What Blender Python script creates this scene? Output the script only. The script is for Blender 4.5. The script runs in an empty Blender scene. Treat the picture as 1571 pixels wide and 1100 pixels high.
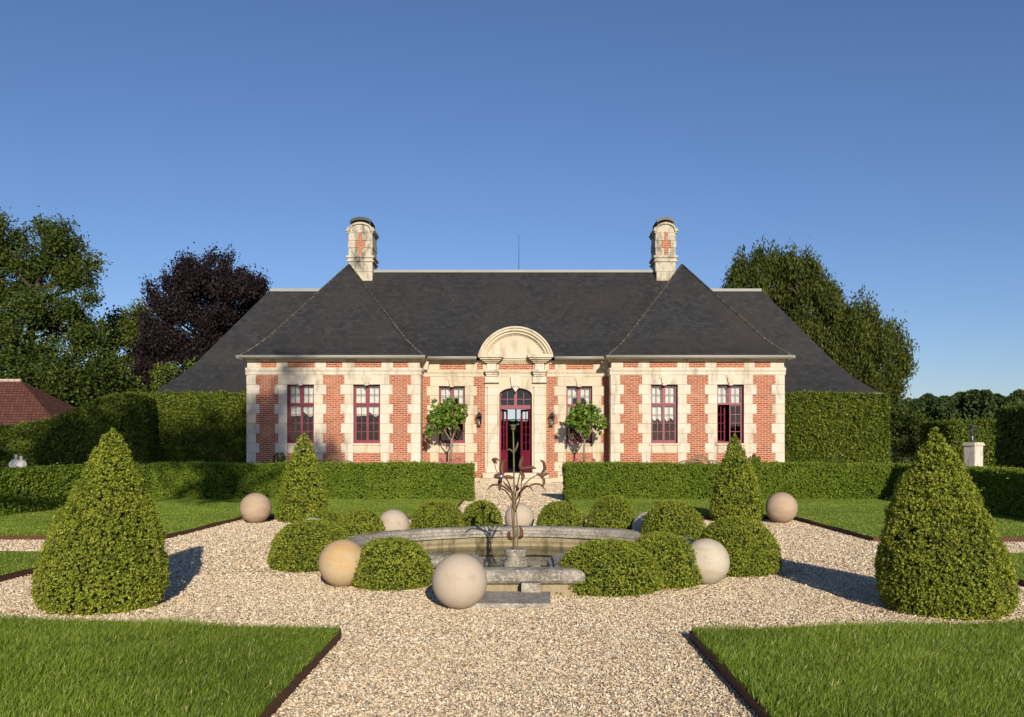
import bpy, math, random
import numpy as np
from mathutils import Vector, noise as mnoise

R = math.radians
rs = np.random.default_rng(7)
random.seed(7)
scene = bpy.context.scene
COL = scene.collection

# ------------------------------------------------------------------ camera, sky, sun, exposure
F, CX, CY, H = 1350.0, 791.0, 680.0, 1.6          # focal length and principal point in photo pixels, eye height in metres
SUN_EL, SUN_AZ = 19.0, 10.5
cd = bpy.data.cameras.new('camera'); cam = bpy.data.objects.new('camera', cd); COL.objects.link(cam)
cam.location = (0, 0, H); cam.rotation_euler = (R(90), 0, 0)
cd.sensor_width = 36; cd.lens = 36 * F / 1571
cd.shift_x = -(CX - 785.5) / 1571; cd.shift_y = (CY - 550) / 1571
cd.clip_start = 0.1; cd.clip_end = 3000
scene.camera = cam

world = bpy.data.worlds.new('World'); scene.world = world; world.use_nodes = True
wn = world.node_tree; wn.nodes.clear()
sky = wn.nodes.new('ShaderNodeTexSky'); sky.sky_type = 'NISHITA'; sky.sun_disc = False
sky.sun_elevation = R(SUN_EL); sky.sun_rotation = R(180 - SUN_AZ)
sky.altitude = 0; sky.air_density = 1.0; sky.dust_density = 0.15; sky.ozone_density = 5.0
bg = wn.nodes.new('ShaderNodeBackground'); bg.inputs['Strength'].default_value = 0.094
wo = wn.nodes.new('ShaderNodeOutputWorld')
tm = wn.nodes.new('ShaderNodeMixRGB'); tm.blend_type = 'MULTIPLY'; tm.inputs[0].default_value = 1; tm.inputs[2].default_value = (1.03, .955, 1.05, 1)
wn.links.new(sky.outputs[0], tm.inputs[1]); wn.links.new(tm.outputs[0], bg.inputs[0]); wn.links.new(bg.outputs[0], wo.inputs[0])

sl = bpy.data.lights.new('sun', 'SUN'); so = bpy.data.objects.new('sun', sl); COL.objects.link(so)
sl.energy = 4.7; sl.angle = R(0.5); sl.color = (1.0, 0.915, 0.76)
sd = Vector((-math.sin(R(SUN_AZ)) * math.cos(R(SUN_EL)), math.cos(R(SUN_AZ)) * math.cos(R(SUN_EL)), -math.sin(R(SUN_EL))))
so.rotation_euler = sd.to_track_quat('-Z', 'Y').to_euler(); so.location = (8, -30, 20)
scene.view_settings.view_transform = 'Standard'; scene.view_settings.look = 'None'
scene.view_settings.gamma = 1; scene.view_settings.use_curve_mapping = False
scene.view_settings.exposure = 0.1
scene.render.engine = 'CYCLES'

def wx(px, Y): return (px - CX) * Y / F
def wz(py, Y): return H + (CY - py) * Y / F

# ------------------------------------------------------------------ materials
def srgb(r, g, b):
    f = lambda c: (c / 255 / 12.92) if c <= 10 else ((c / 255 + 0.055) / 1.055) ** 2.4
    return (f(r), f(g), f(b), 1)
class M:
    def __init__(s, name):
        s.m = bpy.data.materials.new(name); s.m.use_nodes = True; s.t = s.m.node_tree
        s.b = s.t.nodes['Principled BSDF']; s.out = s.t.nodes['Material Output']
    def n(s, ty, **kw):
        x = s.t.nodes.new('ShaderNode' + ty)
        for k, v in kw.items():
            if hasattr(x, k): setattr(x, k, v)
            else: x.inputs[k.replace('_', ' ')].default_value = v
        return x
    def l(s, a, b): s.t.links.new(a, b)
    def ramp(s, fac, stops, interp='LINEAR'):
        r = s.n('ValToRGB'); r.color_ramp.interpolation = interp
        el = r.color_ramp.elements
        while len(el) > 1: el.remove(el[-1])
        el[0].position = stops[0][0]; el[0].color = stops[0][1]
        for p, c in stops[1:]:
            e = el.new(p); e.color = c
        s.l(fac, r.inputs[0]); return r.outputs[0]
    def mix(s, fac, a, b, mode='MIX'):
        x = s.n('MixRGB', blend_type=mode)
        for i, v in enumerate((fac, a, b)):
            if hasattr(v, 'is_linked'): s.l(v, x.inputs[i])
            else: x.inputs[i].default_value = v
        return x.outputs[0]
    def math(s, op, a, b=0.0, clamp=False):
        x = s.n('Math', operation=op); x.use_clamp = clamp
        for i, v in enumerate((a, b)):
            if hasattr(v, 'is_linked'): s.l(v, x.inputs[i])
            else: x.inputs[i].default_value = v
        return x.outputs[0]
    def pos(s): return s.n('NewGeometry').outputs['Position']
    def ob(s): return s.n('TexCoord').outputs['Object']
    def noise(s, vec, scale, detail=4, rough=.6):
        x = s.n('TexNoise'); x.inputs['Scale'].default_value = scale; x.inputs['Detail'].default_value = detail
        x.inputs['Roughness'].default_value = rough; s.l(vec, x.inputs['Vector']); return x.outputs['Fac']
    def scl(s, vec, sc):
        x = s.n('Mapping'); x.inputs['Scale'].default_value = sc; s.l(vec, x.inputs[0]); return x.outputs[0]
    def bump(s, h, strength=.5, dist=.01):
        x = s.n('Bump'); x.inputs['Strength'].default_value = strength; x.inputs['Distance'].default_value = dist
        s.l(h, x.inputs['Height']); s.l(x.outputs[0], s.b.inputs['Normal']); return x.outputs[0]
    def tint(s, name='tint'):
        return s.n('Attribute', attribute_name=name).outputs['Fac']
    def base(s, c, rough=.6, spec=None, metal=0):
        if hasattr(c, 'is_linked'): s.l(c, s.b.inputs['Base Color'])
        else: s.b.inputs['Base Color'].default_value = c
        s.b.inputs['Roughness'].default_value = rough; s.b.inputs['Metallic'].default_value = metal
        if spec is not None: s.b.inputs['Specular IOR Level'].default_value = spec
        return s.m

def g3(r, g, b): return (r, g, b, 1)

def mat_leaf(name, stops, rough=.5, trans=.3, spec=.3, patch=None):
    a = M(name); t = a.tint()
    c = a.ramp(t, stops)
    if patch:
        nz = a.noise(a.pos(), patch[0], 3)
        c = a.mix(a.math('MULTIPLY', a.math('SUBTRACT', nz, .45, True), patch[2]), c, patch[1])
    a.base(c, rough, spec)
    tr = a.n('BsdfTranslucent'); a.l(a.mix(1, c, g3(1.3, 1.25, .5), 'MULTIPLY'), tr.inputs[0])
    mx = a.n('MixShader'); mx.inputs[0].default_value = trans
    a.l(a.b.outputs[0], mx.inputs[1]); a.l(tr.outputs[0], mx.inputs[2]); a.l(mx.outputs[0], a.out.inputs[0])
    return a.m
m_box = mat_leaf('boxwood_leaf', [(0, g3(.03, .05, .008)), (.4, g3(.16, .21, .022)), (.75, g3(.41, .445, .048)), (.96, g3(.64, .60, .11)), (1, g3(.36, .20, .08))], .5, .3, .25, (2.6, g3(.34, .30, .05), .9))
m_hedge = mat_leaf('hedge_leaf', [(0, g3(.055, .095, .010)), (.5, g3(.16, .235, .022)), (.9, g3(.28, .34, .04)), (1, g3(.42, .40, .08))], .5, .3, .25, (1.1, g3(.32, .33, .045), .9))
m_horn = mat_leaf('hornbeam_leaf', [(0, g3(.03, .05, .007)), (.5, g3(.095, .135, .014)), (.85, g3(.24, .27, .03)), (1, g3(.46, .43, .08))], .5, .3, .3)
m_grass = mat_leaf('grass_blade', [(0, g3(.08, .11, .012)), (.5, g3(.20, .295, .03)), (.9, g3(.42, .52, .075)), (1, g3(.72, .62, .30))], .45, .4, .35, (.9, g3(.34, .38, .045), .8))
m_oak = mat_leaf('oak_leaf', [(0, g3(.016, .030, .006)), (.5, g3(.055, .08, .012)), (1, g3(.14, .165, .024))], .6, .22, .2)
m_green = mat_leaf('ash_leaf', [(0, g3(.03, .05, .008)), (.5, g3(.09, .115, .014)), (1, g3(.18, .20, .025))], .6, .25, .2)
m_beech = mat_leaf('copper_beech_leaf', [(0, g3(.008, .005, .008)), (.5, g3(.019, .012, .013)), (1, g3(.045, .026, .026))], .6, .12, .2)
m_yew = mat_leaf('yew_needles', [(0, g3(.018, .028, .005)), (.5, g3(.056, .072, .010)), (1, g3(.14, .155, .02))], .6, .2, .2)
m_lime = mat_leaf('lime_leaf', [(0, g3(.05, .08, .012)), (.5, g3(.11, .16, .02)), (1, g3(.2, .24, .04))], .55, .3, .25)
m_wood_far = mat_leaf('distant_leaf', [(0, g3(.03, .05, .02)), (.5, g3(.065, .092, .03)), (1, g3(.11, .14, .04))], .7, .15, .1)
m_citrus = mat_leaf('broad_leaf', [(0, g3(.05, .10, .014)), (.5, g3(.14, .24, .028)), (1, g3(.32, .42, .06))], .4, .35, .4)
m_flower = mat_leaf('white_petals', [(0, g3(.5, .5, .42)), (1, g3(.8, .78, .72))], .5, .3, .2)

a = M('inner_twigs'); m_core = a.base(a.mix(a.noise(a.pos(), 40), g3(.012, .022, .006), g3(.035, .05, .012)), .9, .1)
a = M('bark'); nz = a.noise(a.scl(a.pos(), (3, 3, .6)), 4, 5); m_bark = a.base(a.mix(nz, g3(.04, .03, .022), g3(.11, .085, .06)), .9, .2); a.bump(nz, .6, .05)
a = M('pale_bark'); nz = a.noise(a.scl(a.pos(), (8, 8, 3)), 4, 5); m_palebark = a.base(a.mix(nz, g3(.16, .12, .08), g3(.34, .28, .2)), .8, .2)

a = M('oak_bark'); m_oakbark = a.base(a.mix(a.noise(a.pos(), 6), g3(.09, .07, .05), g3(.20, .16, .12)), .9, .1)
def ramp_gravel(a, fac, k=1.0):
    cs = [(0, (.30, .21, .13)), (.10, (.60, .47, .31)), (.32, (.74, .61, .43)), (.5, (.64, .51, .35)), (.62, (.82, .71, .54)), (.75, (.44, .32, .19)), (.81, (.60, .38, .20)), (.85, (.26, .22, .18)), (.88, (.90, .82, .68)), (.96, (.54, .46, .36))]
    return a.ramp(fac, [(p, g3(*(v * k for v in c))) for p, c in cs], 'CONSTANT')
a = M('gravel_ground'); p = a.pos()
v = a.n('TexVoronoi'); v.inputs['Scale'].default_value = 58; a.l(p, v.inputs['Vector'])
sep = a.n('SeparateColor'); a.l(v.outputs['Color'], sep.inputs[0])
gc = ramp_gravel(a, sep.outputs[0], .97)
gc = a.mix(a.math('MULTIPLY', a.math('SUBTRACT', a.noise(p, 1.3, 5), .5, True), .9), gc, g3(.58, .46, .31))
gc = a.mix(a.ramp(v.outputs['Distance'], [(.35, g3(0, 0, 0)), (.9, g3(.35, .35, .35))]), gc, g3(.22, .16, .10))
a.base(gc, .8, .25); hgt = a.math('SUBTRACT', 1, v.outputs['Distance'])
a.bump(hgt, .9, .012); m_gravel = a.m
a = M('gravel_stone'); m_stonelet = a.base(a.mix(a.math('MULTIPLY', a.math('SUBTRACT', a.noise(a.pos(), .8, 6, .65), .50, True), 2.2, True), a.mix(1, ramp_gravel(a, a.tint()), g3(1.04, 1.02, .98), 'MULTIPLY'), g3(.56, .45, .31)), .7, .3)
a = M('field_ground'); nz = a.noise(a.pos(), .3, 6); m_field = a.base(a.mix(nz, g3(.05, .08, .02), g3(.10, .13, .03)), .9, .1)
a = M('turf_soil'); nz = a.noise(a.pos(), 25, 5); m_turf = a.base(a.mix(nz, g3(.06, .10, .015), g3(.12, .19, .03)), .95, .1); a.bump(nz, .6, .02)
a = M('rusted_steel'); nz = a.noise(a.pos(), 30, 6); m_rust = a.base(a.mix(nz, g3(.05, .022, .012), g3(.15, .06, .03)), .75, .3)

# limestone of the house: blotched, each block with its own tint
def limestone(name, c0, c1, stain, sc=1.0, sb=.35):
    a = M(name); p = a.pos()
    c = a.mix(a.noise(p, 2.2 * sc, 6, .65), c0, c1)
    c = a.mix(a.math('MULTIPLY', a.tint(), .45), c, g3(.54, .44, .30))
    st = a.noise(a.scl(p, (1.6, 1.6, .5)), 1.5 * sc, 7, .7)
    c = a.mix(a.math('MULTIPLY', a.math('SUBTRACT', st, .50, True), 5.0, True), c, stain)
    sp = a.noise(p, 38, 3, .7)
    c = a.mix(a.math('MULTIPLY', a.math('SUBTRACT', sp, .56, True), 3.0, True), c, g3(.28, .23, .17))
    if name[0] == 'w' and 'lime' in name: c = a.mix(a.math('MULTIPLY', a.math('SUBTRACT', a.noise(a.scl(p, (1, 1, .35)), 2.6, 7, .75), .50, True), 5.5, True), c, stain)
    a.base(c, .85, .2); a.bump(a.noise(p, 30, 5, .7), sb, .02)
    return a.m
m_lime_st = limestone('limestone', g3(.72, .67, .57), g3(.58, .50, .39), g3(.34, .28, .20))
m_lime_warm = limestone('ochre_limestone', g3(.68, .61, .48), g3(.57, .47, .33), g3(.33, .26, .17))
m_chim_st = limestone('weathered_limestone', g3(.66, .60, .48), g3(.46, .40, .30), g3(.10, .09, .075), 1.6)
a = M('house_brick'); p = a.pos(); sx = a.n('SeparateXYZ'); a.l(p, sx.inputs[0])
cb = a.n('CombineXYZ'); a.l(a.math('ADD', sx.outputs[0], sx.outputs[1]), cb.inputs[0]); a.l(sx.outputs[2], cb.inputs[1])
br = a.n('TexBrick'); a.l(cb.outputs[0], br.inputs['Vector'])
for k, v_ in (('Scale', 1), ('Mortar Size', .009), ('Mortar Smooth', .2), ('Bias', -.1), ('Brick Width', .235), ('Row Height', .079)): br.inputs[k].default_value = v_
br.inputs['Color1'].default_value = g3(.36, .088, .045); br.inputs['Color2'].default_value = g3(.22, .05, .03); br.inputs['Mortar'].default_value = g3(.58, .45, .33)
c = a.mix(a.math('MULTIPLY', a.math('SUBTRACT', a.noise(a.scl(p, (4, 4, 12)), 1.2, 3), .44, True), 3.0, True), br.outputs['Color'], g3(.50, .20, .10))
c = a.mix(a.math('MULTIPLY', a.math('SUBTRACT', a.noise(p, 1.6, 6, .75), .5, True), 3.2, True), c, g3(.46, .28, .18))
c = a.mix(a.math('MULTIPLY', a.math('SUBTRACT', a.noise(a.scl(p, (1, 1, .6)), 2.7, 6, .75), .56, True), 3.5, True), c, g3(.16, .06, .04))
a.base(c, .88, .15); a.bump(br.outputs['Fac'], -.5, .012); m_brick = a.m

a = M('roof_slate'); p = a.pos(); sx = a.n('SeparateXYZ'); a.l(p, sx.inputs[0])
cb = a.n('CombineXYZ'); a.l(a.math('ADD', sx.outputs[0], a.math('MULTIPLY', sx.outputs[1], .13)), cb.inputs[0]); a.l(sx.outputs[2], cb.inputs[1])
br = a.n('TexBrick'); a.l(cb.outputs[0], br.inputs['Vector'])
for k, v_ in (('Scale', 1), ('Mortar Size', .010), ('Mortar Smooth', .5), ('Bias', 0), ('Brick Width', .22), ('Row Height', .125)): br.inputs[k].default_value = v_
br.inputs['Color1'].default_value = g3(.041, .040, .040); br.inputs['Color2'].default_value = g3(.024, .0245, .026); br.inputs['Mortar'].default_value = g3(.018, .017, .016)
c = a.mix(a.math('MULTIPLY', a.math('SUBTRACT', a.noise(p, .45, 6, .6), .46, True), 4.0, True), br.outputs['Color'], g3(.041, .035, .031))
c = a.mix(a.math('MULTIPLY', a.math('SUBTRACT', a.noise(a.scl(p, (1, 1, .25)), 3.5, 5, .75), .54, True), 2.6, True), c, g3(.075, .072, .064))
a.base(c, .62, .3); a.bump(br.outputs['Fac'], -.6, .02); m_slate = a.m
a = M('mossy_ridge'); nz = a.noise(a.pos(), 9, 6, .8); m_moss = a.base(a.mix(a.math('MULTIPLY', a.math('SUBTRACT', nz, .45, True), 5, True), g3(.042, .038, .034), g3(.20, .17, .13)), .9, .1)
a = M('zinc'); nz = a.noise(a.scl(a.pos(), (1, 1, 3)), 2, 5); m_zinc = a.base(a.mix(nz, g3(.24, .235, .205), g3(.38, .365, .32)), .6, .4)
a = M('clay_tile_roof'); p = a.pos(); sx = a.n('SeparateXYZ'); a.l(p, sx.inputs[0])
cb = a.n('CombineXYZ'); a.l(a.math('ADD', sx.outputs[0], sx.outputs[1]), cb.inputs[0]); a.l(sx.outputs[2], cb.inputs[1])
br = a.n('TexBrick'); a.l(cb.outputs[0], br.inputs['Vector'])
for k, v_ in (('Scale', 1), ('Mortar Size', .02), ('Mortar Smooth', .3), ('Brick Width', .2), ('Row Height', .14)): br.inputs[k].default_value = v_
br.inputs['Color1'].default_value = g3(.17, .06, .038); br.inputs['Color2'].default_value = g3(.10, .04, .03); br.inputs['Mortar'].default_value = g3(.04, .02, .016)
a.base(br.outputs['Color'], .85, .2); m_tile = a.m
def plain(name, c, rough=.5, spec=.5, metal=0, var=.0):
    a = M(name)
    if var:
        nz = a.noise(a.pos(), 12, 5); c2 = g3(*(x * (1 - var) for x in c[:3])); c = a.mix(nz, c2, c)
    return a.base(c, rough, spec, metal)
m_paint = plain('crimson_paint', g3(.26, .024, .055), .42, .5, 0, .3)
m_planter = plain('pink_paint', g3(.50, .09, .17), .5, .4, 0, .3)
m_iron = plain('black_iron', g3(.02, .022, .022), .5, .5, 0, .3)
m_curtain = plain('white_linen', g3(.80, .78, .72), .9, .1)
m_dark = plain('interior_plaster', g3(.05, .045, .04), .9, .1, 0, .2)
m_plasterpale = plain('pale_render', g3(.55, .44, .34), .9, .1, 0, .2)
m_teak = plain('weathered_teak', g3(.30, .20, .12), .8, .2, 0, .4)
m_pillar = limestone('pale_limestone', g3(.70, .66, .60), g3(.58, .53, .46), g3(.36, .31, .26), 2)
a = M('rusty_bronze'); nz = a.noise(a.ob(), 14, 6); m_bronze = a.base(a.mix(nz, g3(.06, .032, .02), g3(.24, .11, .06)), .6, .4, .35)
a = M('green_bronze'); nz = a.noise(a.ob(), 20, 6); m_patina = a.base(a.mix(nz, g3(.12, .075, .035), g3(.24, .24, .13)), .6, .4, .25)
m_silver = plain('silver_glass', g3(.85, .87, .9), .12, .5, .9)
a = M('weathered_coping'); p = a.pos()
nz = a.noise(p, 3.2, 8, .72); n2 = a.noise(p, 26, 5, .75)
c = a.mix(a.ramp(nz, [(.35, g3(0, 0, 0)), (.62, g3(1, 1, 1))]), g3(.17, .145, .12), g3(.43, .375, .30))
c = a.mix(a.ramp(n2, [(.50, g3(0, 0, 0)), (.62, g3(.8, .8, .8))]), c, g3(.60, .55, .46))
c = a.mix(a.ramp(a.noise(p, 60, 3, .7), [(.60, g3(0, 0, 0)), (.68, g3(.8, .8, .8))]), c, g3(.10, .085, .07))
a.base(c, .9, .15); a.bump(a.noise(p, 30, 6, .75), .7, .02); m_coping = a.m
m_basin = limestone('wet_limestone', g3(.36, .29, .17), g3(.24, .18, .09), g3(.08, .07, .03), 2.5)
a = M('pond_water'); p = a.pos(); a.base(g3(.010, .020, .008), .03, .5); a.b.inputs['IOR'].default_value = 1.33
a.bump(a.noise(p, 5, 2), .10, .02); m_water = a.m
a = M('window_glass')
gl = a.n('BsdfGlossy'); gl.inputs['Roughness'].default_value = .02; tp = a.n('BsdfTransparent'); tp.inputs[0].default_value = g3(.92, .95, .94)
fr = a.n('Fresnel'); fr.inputs[0].default_value = 1.5; mx = a.n('MixShader')
a.l(a.math('MULTIPLY', fr.outputs[0], 1.0), mx.inputs[0]); a.l(tp.outputs[0], mx.inputs[1]); a.l(gl.outputs[0], mx.inputs[2]); a.l(mx.outputs[0], a.out.inputs[0]); m_glass = a.m
def mat_sphere(name, c0, c1, band, bandc, rot):
    a = M(name); p = a.ob()
    mp = a.n('Mapping'); mp.inputs['Rotation'].default_value = rot; mp.inputs['Scale'].default_value = (1, 1, 4.0); a.l(p, mp.inputs[0])
    c = a.mix(a.noise(p, 3, 5, .6), c0, c1)
    c = a.mix(a.math('MULTIPLY', a.math('SUBTRACT', a.noise(mp.outputs[0], 2.2, 5, .55), .46, True), band, True), c, bandc)
    c = a.mix(a.math('MULTIPLY', a.math('SUBTRACT', a.noise(p, 7, 5, .7), .54, True), 3.0, True), c, g3(.34, .27, .19))
    c = a.mix(a.math('MULTIPLY', a.math('SUBTRACT', a.noise(p, 45, 4, .7), .60, True), 4, True), c, g3(.24, .19, .14))
    a.base(c, .85, .15); a.bump(a.noise(p, 50, 6, .7), .5, .006); return a.m
m_sph = [mat_sphere('pink_sandstone', g3(.54, .445, .345), g3(.46, .37, .28), 2.0, g3(.52, .41, .31), (.3, .5, 0)),
         mat_sphere('golden_sandstone', g3(.56, .43, .26), g3(.50, .36, .20), 4.0, g3(.52, .32, .14), (.1, 1.45, .2)),
         mat_sphere('grey_sandstone', g3(.58, .51, .40), g3(.50, .43, .33), 3.0, g3(.44, .34, .22), (.5, 1.1, 0)),
         mat_sphere('brown_sandstone', g3(.50, .37, .26), g3(.42, .30, .20), 3.5, g3(.38, .25, .16), (.2, .3, 0))]

# ------------------------------------------------------------------ object helpers
WL = {}                                                # world location of every object built
def put(o, parent, w):
    COL.objects.link(o); w = Vector(w)
    if parent: o.parent = parent; o.location = w - WL[parent.name]
    else: o.location = w
    WL[o.name] = w; return o
def tag(o, label=None, cat=None, group=None, kind=None):
    for k, v in (('label', label), ('category', cat), ('group', group), ('kind', kind)):
        if v: o[k] = v
    return o
def empty(name, loc, label, cat, group=None, rz=0):
    o = bpy.data.objects.new(name, None); o.empty_display_size = .2; put(o, None, loc); o.rotation_euler.z = rz
    return tag(o, label, cat, group)
def np_mesh(name, V, polys, mats, midx=None, tint=None, smooth=False):
    """V (n,3); polys list of (m,k) index arrays"""
    me = bpy.data.meshes.new(name); V = np.asarray(V, dtype=np.float32)
    me.vertices.add(len(V)); me.vertices.foreach_set('co', V.ravel())
    li = np.concatenate([p.ravel() for p in polys]).astype(np.int32)
    st = []; off = 0
    for p in polys:
        st.append(off + np.arange(len(p)) * p.shape[1]); off += p.size
    st = np.concatenate(st).astype(np.int32)
    me.loops.add(len(li)); me.loops.foreach_set('vertex_index', li)
    me.polygons.add(len(st)); me.polygons.foreach_set('loop_start', st)
    for m in mats: me.materials.append(m)
    if midx is not None: me.polygons.foreach_set('material_index', np.asarray(midx, dtype=np.int32))
    if tint is not None:
        at = me.attributes.new('tint', 'FLOAT', 'POINT'); at.data.foreach_set('value', np.asarray(tint, dtype=np.float32))
    me.update(calc_edges=True)
    me.polygons.foreach_set('use_smooth', np.full(len(st), smooth))
    return me
class MB:
    """collects world-space geometry for ONE mesh object"""
    def __init__(s): s.v = []; s.f = []; s.t = []; s.sm = False
    def add(s, vs, fs, t=None):
        o = len(s.v); t = random.random() if t is None else t
        s.v += [tuple(p) for p in vs]; s.f += [tuple(i + o for i in f) for f in fs]; s.t += [t] * len(vs); return s
    def box(s, x0, x1, y0, y1, z0, z1, t=None):
        if x0 > x1: x0, x1 = x1, x0
        return s.add([(x, y, z) for z in (z0, z1) for y in (y0, y1) for x in (x0, x1)],
                     [(0, 2, 3, 1), (4, 5, 7, 6), (0, 1, 5, 4), (2, 6, 7, 3), (0, 4, 6, 2), (1, 3, 7, 5)], t)
    def prism(s, poly, y0, y1, t=None):
        """poly in (x,z), extruded in y; convex or simple"""
        n = len(poly)
        vs = [(x, y0, z) for x, z in poly] + [(x, y1, z) for x, z in poly]
        return s.add(vs, [tuple(range(n)), tuple(range(2 * n - 1, n - 1, -1))] + [(i, i + n, (i + 1) % n + n, (i + 1) % n) for i in range(n)], t)
    def slab(s, poly, z0, z1, t=None):
        n = len(poly)
        vs = [(x, y, z0) for x, y in poly] + [(x, y, z1) for x, y in poly]
        return s.add(vs, [tuple(range(n - 1, -1, -1)), tuple(range(n, 2 * n))] + [(i, (i + 1) % n, (i + 1) % n + n, i + n) for i in range(n)], t)
    def tube(s, pts, rad, n=8, t=None):
        pts = [Vector(p) for p in pts]; vs = []; fs = []
        if not hasattr(rad, '__len__'): rad = [rad] * len(pts)
        up = Vector((.13, .21, 1)).normalized()
        for i, p in enumerate(pts):
            d = (pts[min(i + 1, len(pts) - 1)] - pts[max(i - 1, 0)]).normalized()
            a_ = d.cross(up if abs(d.dot(up)) < .97 else Vector((1, 0, 0))).normalized(); b_ = d.cross(a_)
            for k in range(n):
                an = 2 * math.pi * k / n
                vs.append(p + (a_ * math.cos(an) + b_ * math.sin(an)) * rad[i])
        for i in range(len(pts) - 1):
            for k in range(n):
                fs.append((i * n + k, i * n + (k + 1) % n, (i + 1) * n + (k + 1) % n, (i + 1) * n + k))
        fs.append(tuple(range(n - 1, -1, -1))); fs.append(tuple(range((len(pts) - 1) * n, len(pts) * n)))
        return s.add(vs, fs, t)
    def lathe(s, prof, cx, cy, n=32, t=None, a0=0, a1=2 * math.pi):
        """prof list of (r,z) closed ring if first==last"""
        m = len(prof); vs = []; fs = []; full = abs(a1 - a0 - 2 * math.pi) < 1e-6; N = n if full else n + 1
        for k in range(N):
            an = a0 + (a1 - a0) * k / n
            vs += [(cx + r * math.cos(an), cy + r * math.sin(an), z) for r, z in prof]
        for k in range(n):
            k2 = (k + 1) % N
            for i in range(m - 1): fs.append((k * m + i, k2 * m + i, k2 * m + i + 1, k * m + i + 1))
        return s.add(vs, fs, t)
    def ball(s, c, r, n=12, sz=1.0, t=None):
        pr = [(max(r * math.sin(math.pi * i / n), 1e-4), c[2] - sz * r * math.cos(math.pi * i / n)) for i in range(n + 1)]
        return s.lathe(pr, c[0], c[1], 2 * n, t)
    def leaf(s, pts, widths, th=.003, nrm=(0, -1, 0), t=None):
        """bent blade along pts with the given half widths, slightly cupped"""
        pts = [Vector(p) for p in pts]; N = Vector(nrm).normalized(); vs = []; fs = []
        for i, p in enumerate(pts):
            d = (pts[min(i + 1, len(pts) - 1)] - pts[max(i - 1, 0)]).normalized(); w = d.cross(N).normalized()
            vs += [p - w * widths[i] + N * th, p - N * (widths[i] * .35), p + w * widths[i] + N * th, p - N * (widths[i] * .35 + th)]
        for i in range(len(pts) - 1):
            for k in range(4): fs.append((i * 4 + k, i * 4 + (k + 1) % 4, i * 4 + 4 + (k + 1) % 4, i * 4 + 4 + k))
        return s.add(vs, fs, t)
    def build(s, name, mat, parent=None, at=None, smooth=False, local=False):
        me = bpy.data.meshes.new(name)
        w = Vector(at) if at is not None else (WL[parent.name].copy() if parent else Vector((0, 0, 0)))
        vs = s.v if local else [(x - w.x, y - w.y, z - w.z) for x, y, z in s.v]
        me.from_pydata(vs, [], s.f); me.materials.append(mat)
        at_ = me.attributes.new('tint', 'FLOAT', 'POINT'); at_.data.foreach_set('value', s.t)
        me.update()
        if smooth: me.polygons.foreach_set('use_smooth', [True] * len(me.polygons))
        return put(bpy.data.objects.new(name, me), parent, w)
def dup(o, parent=None, loc=None):
    c = o.copy(); COL.objects.link(c)
    if parent: c.parent = parent
    if loc is not None: c.location = loc
    WL[c.name] = (WL[parent.name] if parent else Vector((0, 0, 0))) + c.location
    for ch in [x for x in list(bpy.data.objects) if x.parent == o]: dup(ch, c)
    return c

# ------------------------------------------------------------------ foliage generators
def unit(v): return v / np.maximum(np.linalg.norm(v, axis=1, keepdims=True), 1e-9)
def leaf_quads(P, D, N, L, W):
    """rhombic leaves: centre P, long axis D, normal N, length L, width W"""
    S = unit(np.cross(D, N)); L = L[:, None]; W = W[:, None]
    return np.stack([P - D * L * .5, P + S * W * .5 + D * L * .05, P + D * L * .5, P - S * W * .5 + D * L * .05], 1).reshape(-1, 3)
def wob(P, s, seed=0):
    k = rs_k[seed % 8]
    return sum(np.sin(P @ (k[i] * s) + k[i + 6, 0]) for i in range(6)) / 6
rs_k = np.random.default_rng(3).normal(size=(8, 12, 3)); rs_k[:, :6] /= np.linalg.norm(rs_k[:, :6], axis=2, keepdims=True); rs_k[:, 6:] *= 5
def sprigs(P, N, nl, length, leaf, spread=.6, upbias=.2):
    """nl leaves round a short shoot growing out of every surface point"""
    n = len(P)
    A = unit(N + rs.normal(size=(n, 3)) * spread + np.array([0, 0, upbias]))
    Ls = length * rs.uniform(.4, 1.25, n); lg = rs.random(n) < .035; Ls[lg] *= 2.0
    tb = rs.random(n)
    P2 = np.repeat(P, nl, 0); A2 = np.repeat(A, nl, 0); L2 = np.repeat(Ls, nl)
    t = rs.random(n * nl)
    rad = unit(np.cross(A2, rs.normal(size=(n * nl, 3))))
    C = P2 + A2 * (L2 * t)[:, None] + rad * leaf * .45
    D = unit(A2 * .7 + rad)
    Nn = unit(np.cross(D, np.cross(A2, rad)) + rs.normal(size=(n * nl, 3)) * .35)
    sz = leaf * rs.uniform(.7, 1.25, n * nl)
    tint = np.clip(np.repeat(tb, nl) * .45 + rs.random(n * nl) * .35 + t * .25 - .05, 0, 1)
    return leaf_quads(C, D, Nn, sz, sz * .62), tint
def foliage_obj(name, V, tint, mat, parent=None, core=None, at=(0, 0, 0)):
    """V leaf quads (4 per leaf) in world space, core=(verts, faces as (m,4))"""
    V = V - np.array(at)[None]; nq = len(V) // 4
    q = np.arange(nq * 4).reshape(-1, 4); tv = np.repeat(tint, 4)
    mats = [mat]; midx = np.zeros(nq)
    polys = [q]
    if core is not None:
        cv, cf = core; cv = np.asarray(cv) - np.array(at)[None]
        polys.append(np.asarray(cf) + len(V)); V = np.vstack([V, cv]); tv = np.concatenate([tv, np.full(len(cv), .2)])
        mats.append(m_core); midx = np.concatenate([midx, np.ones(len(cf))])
    me = np_mesh(name, V, polys, mats, midx, tv)
    return put(bpy.data.objects.new(name, me), parent, at)
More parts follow.
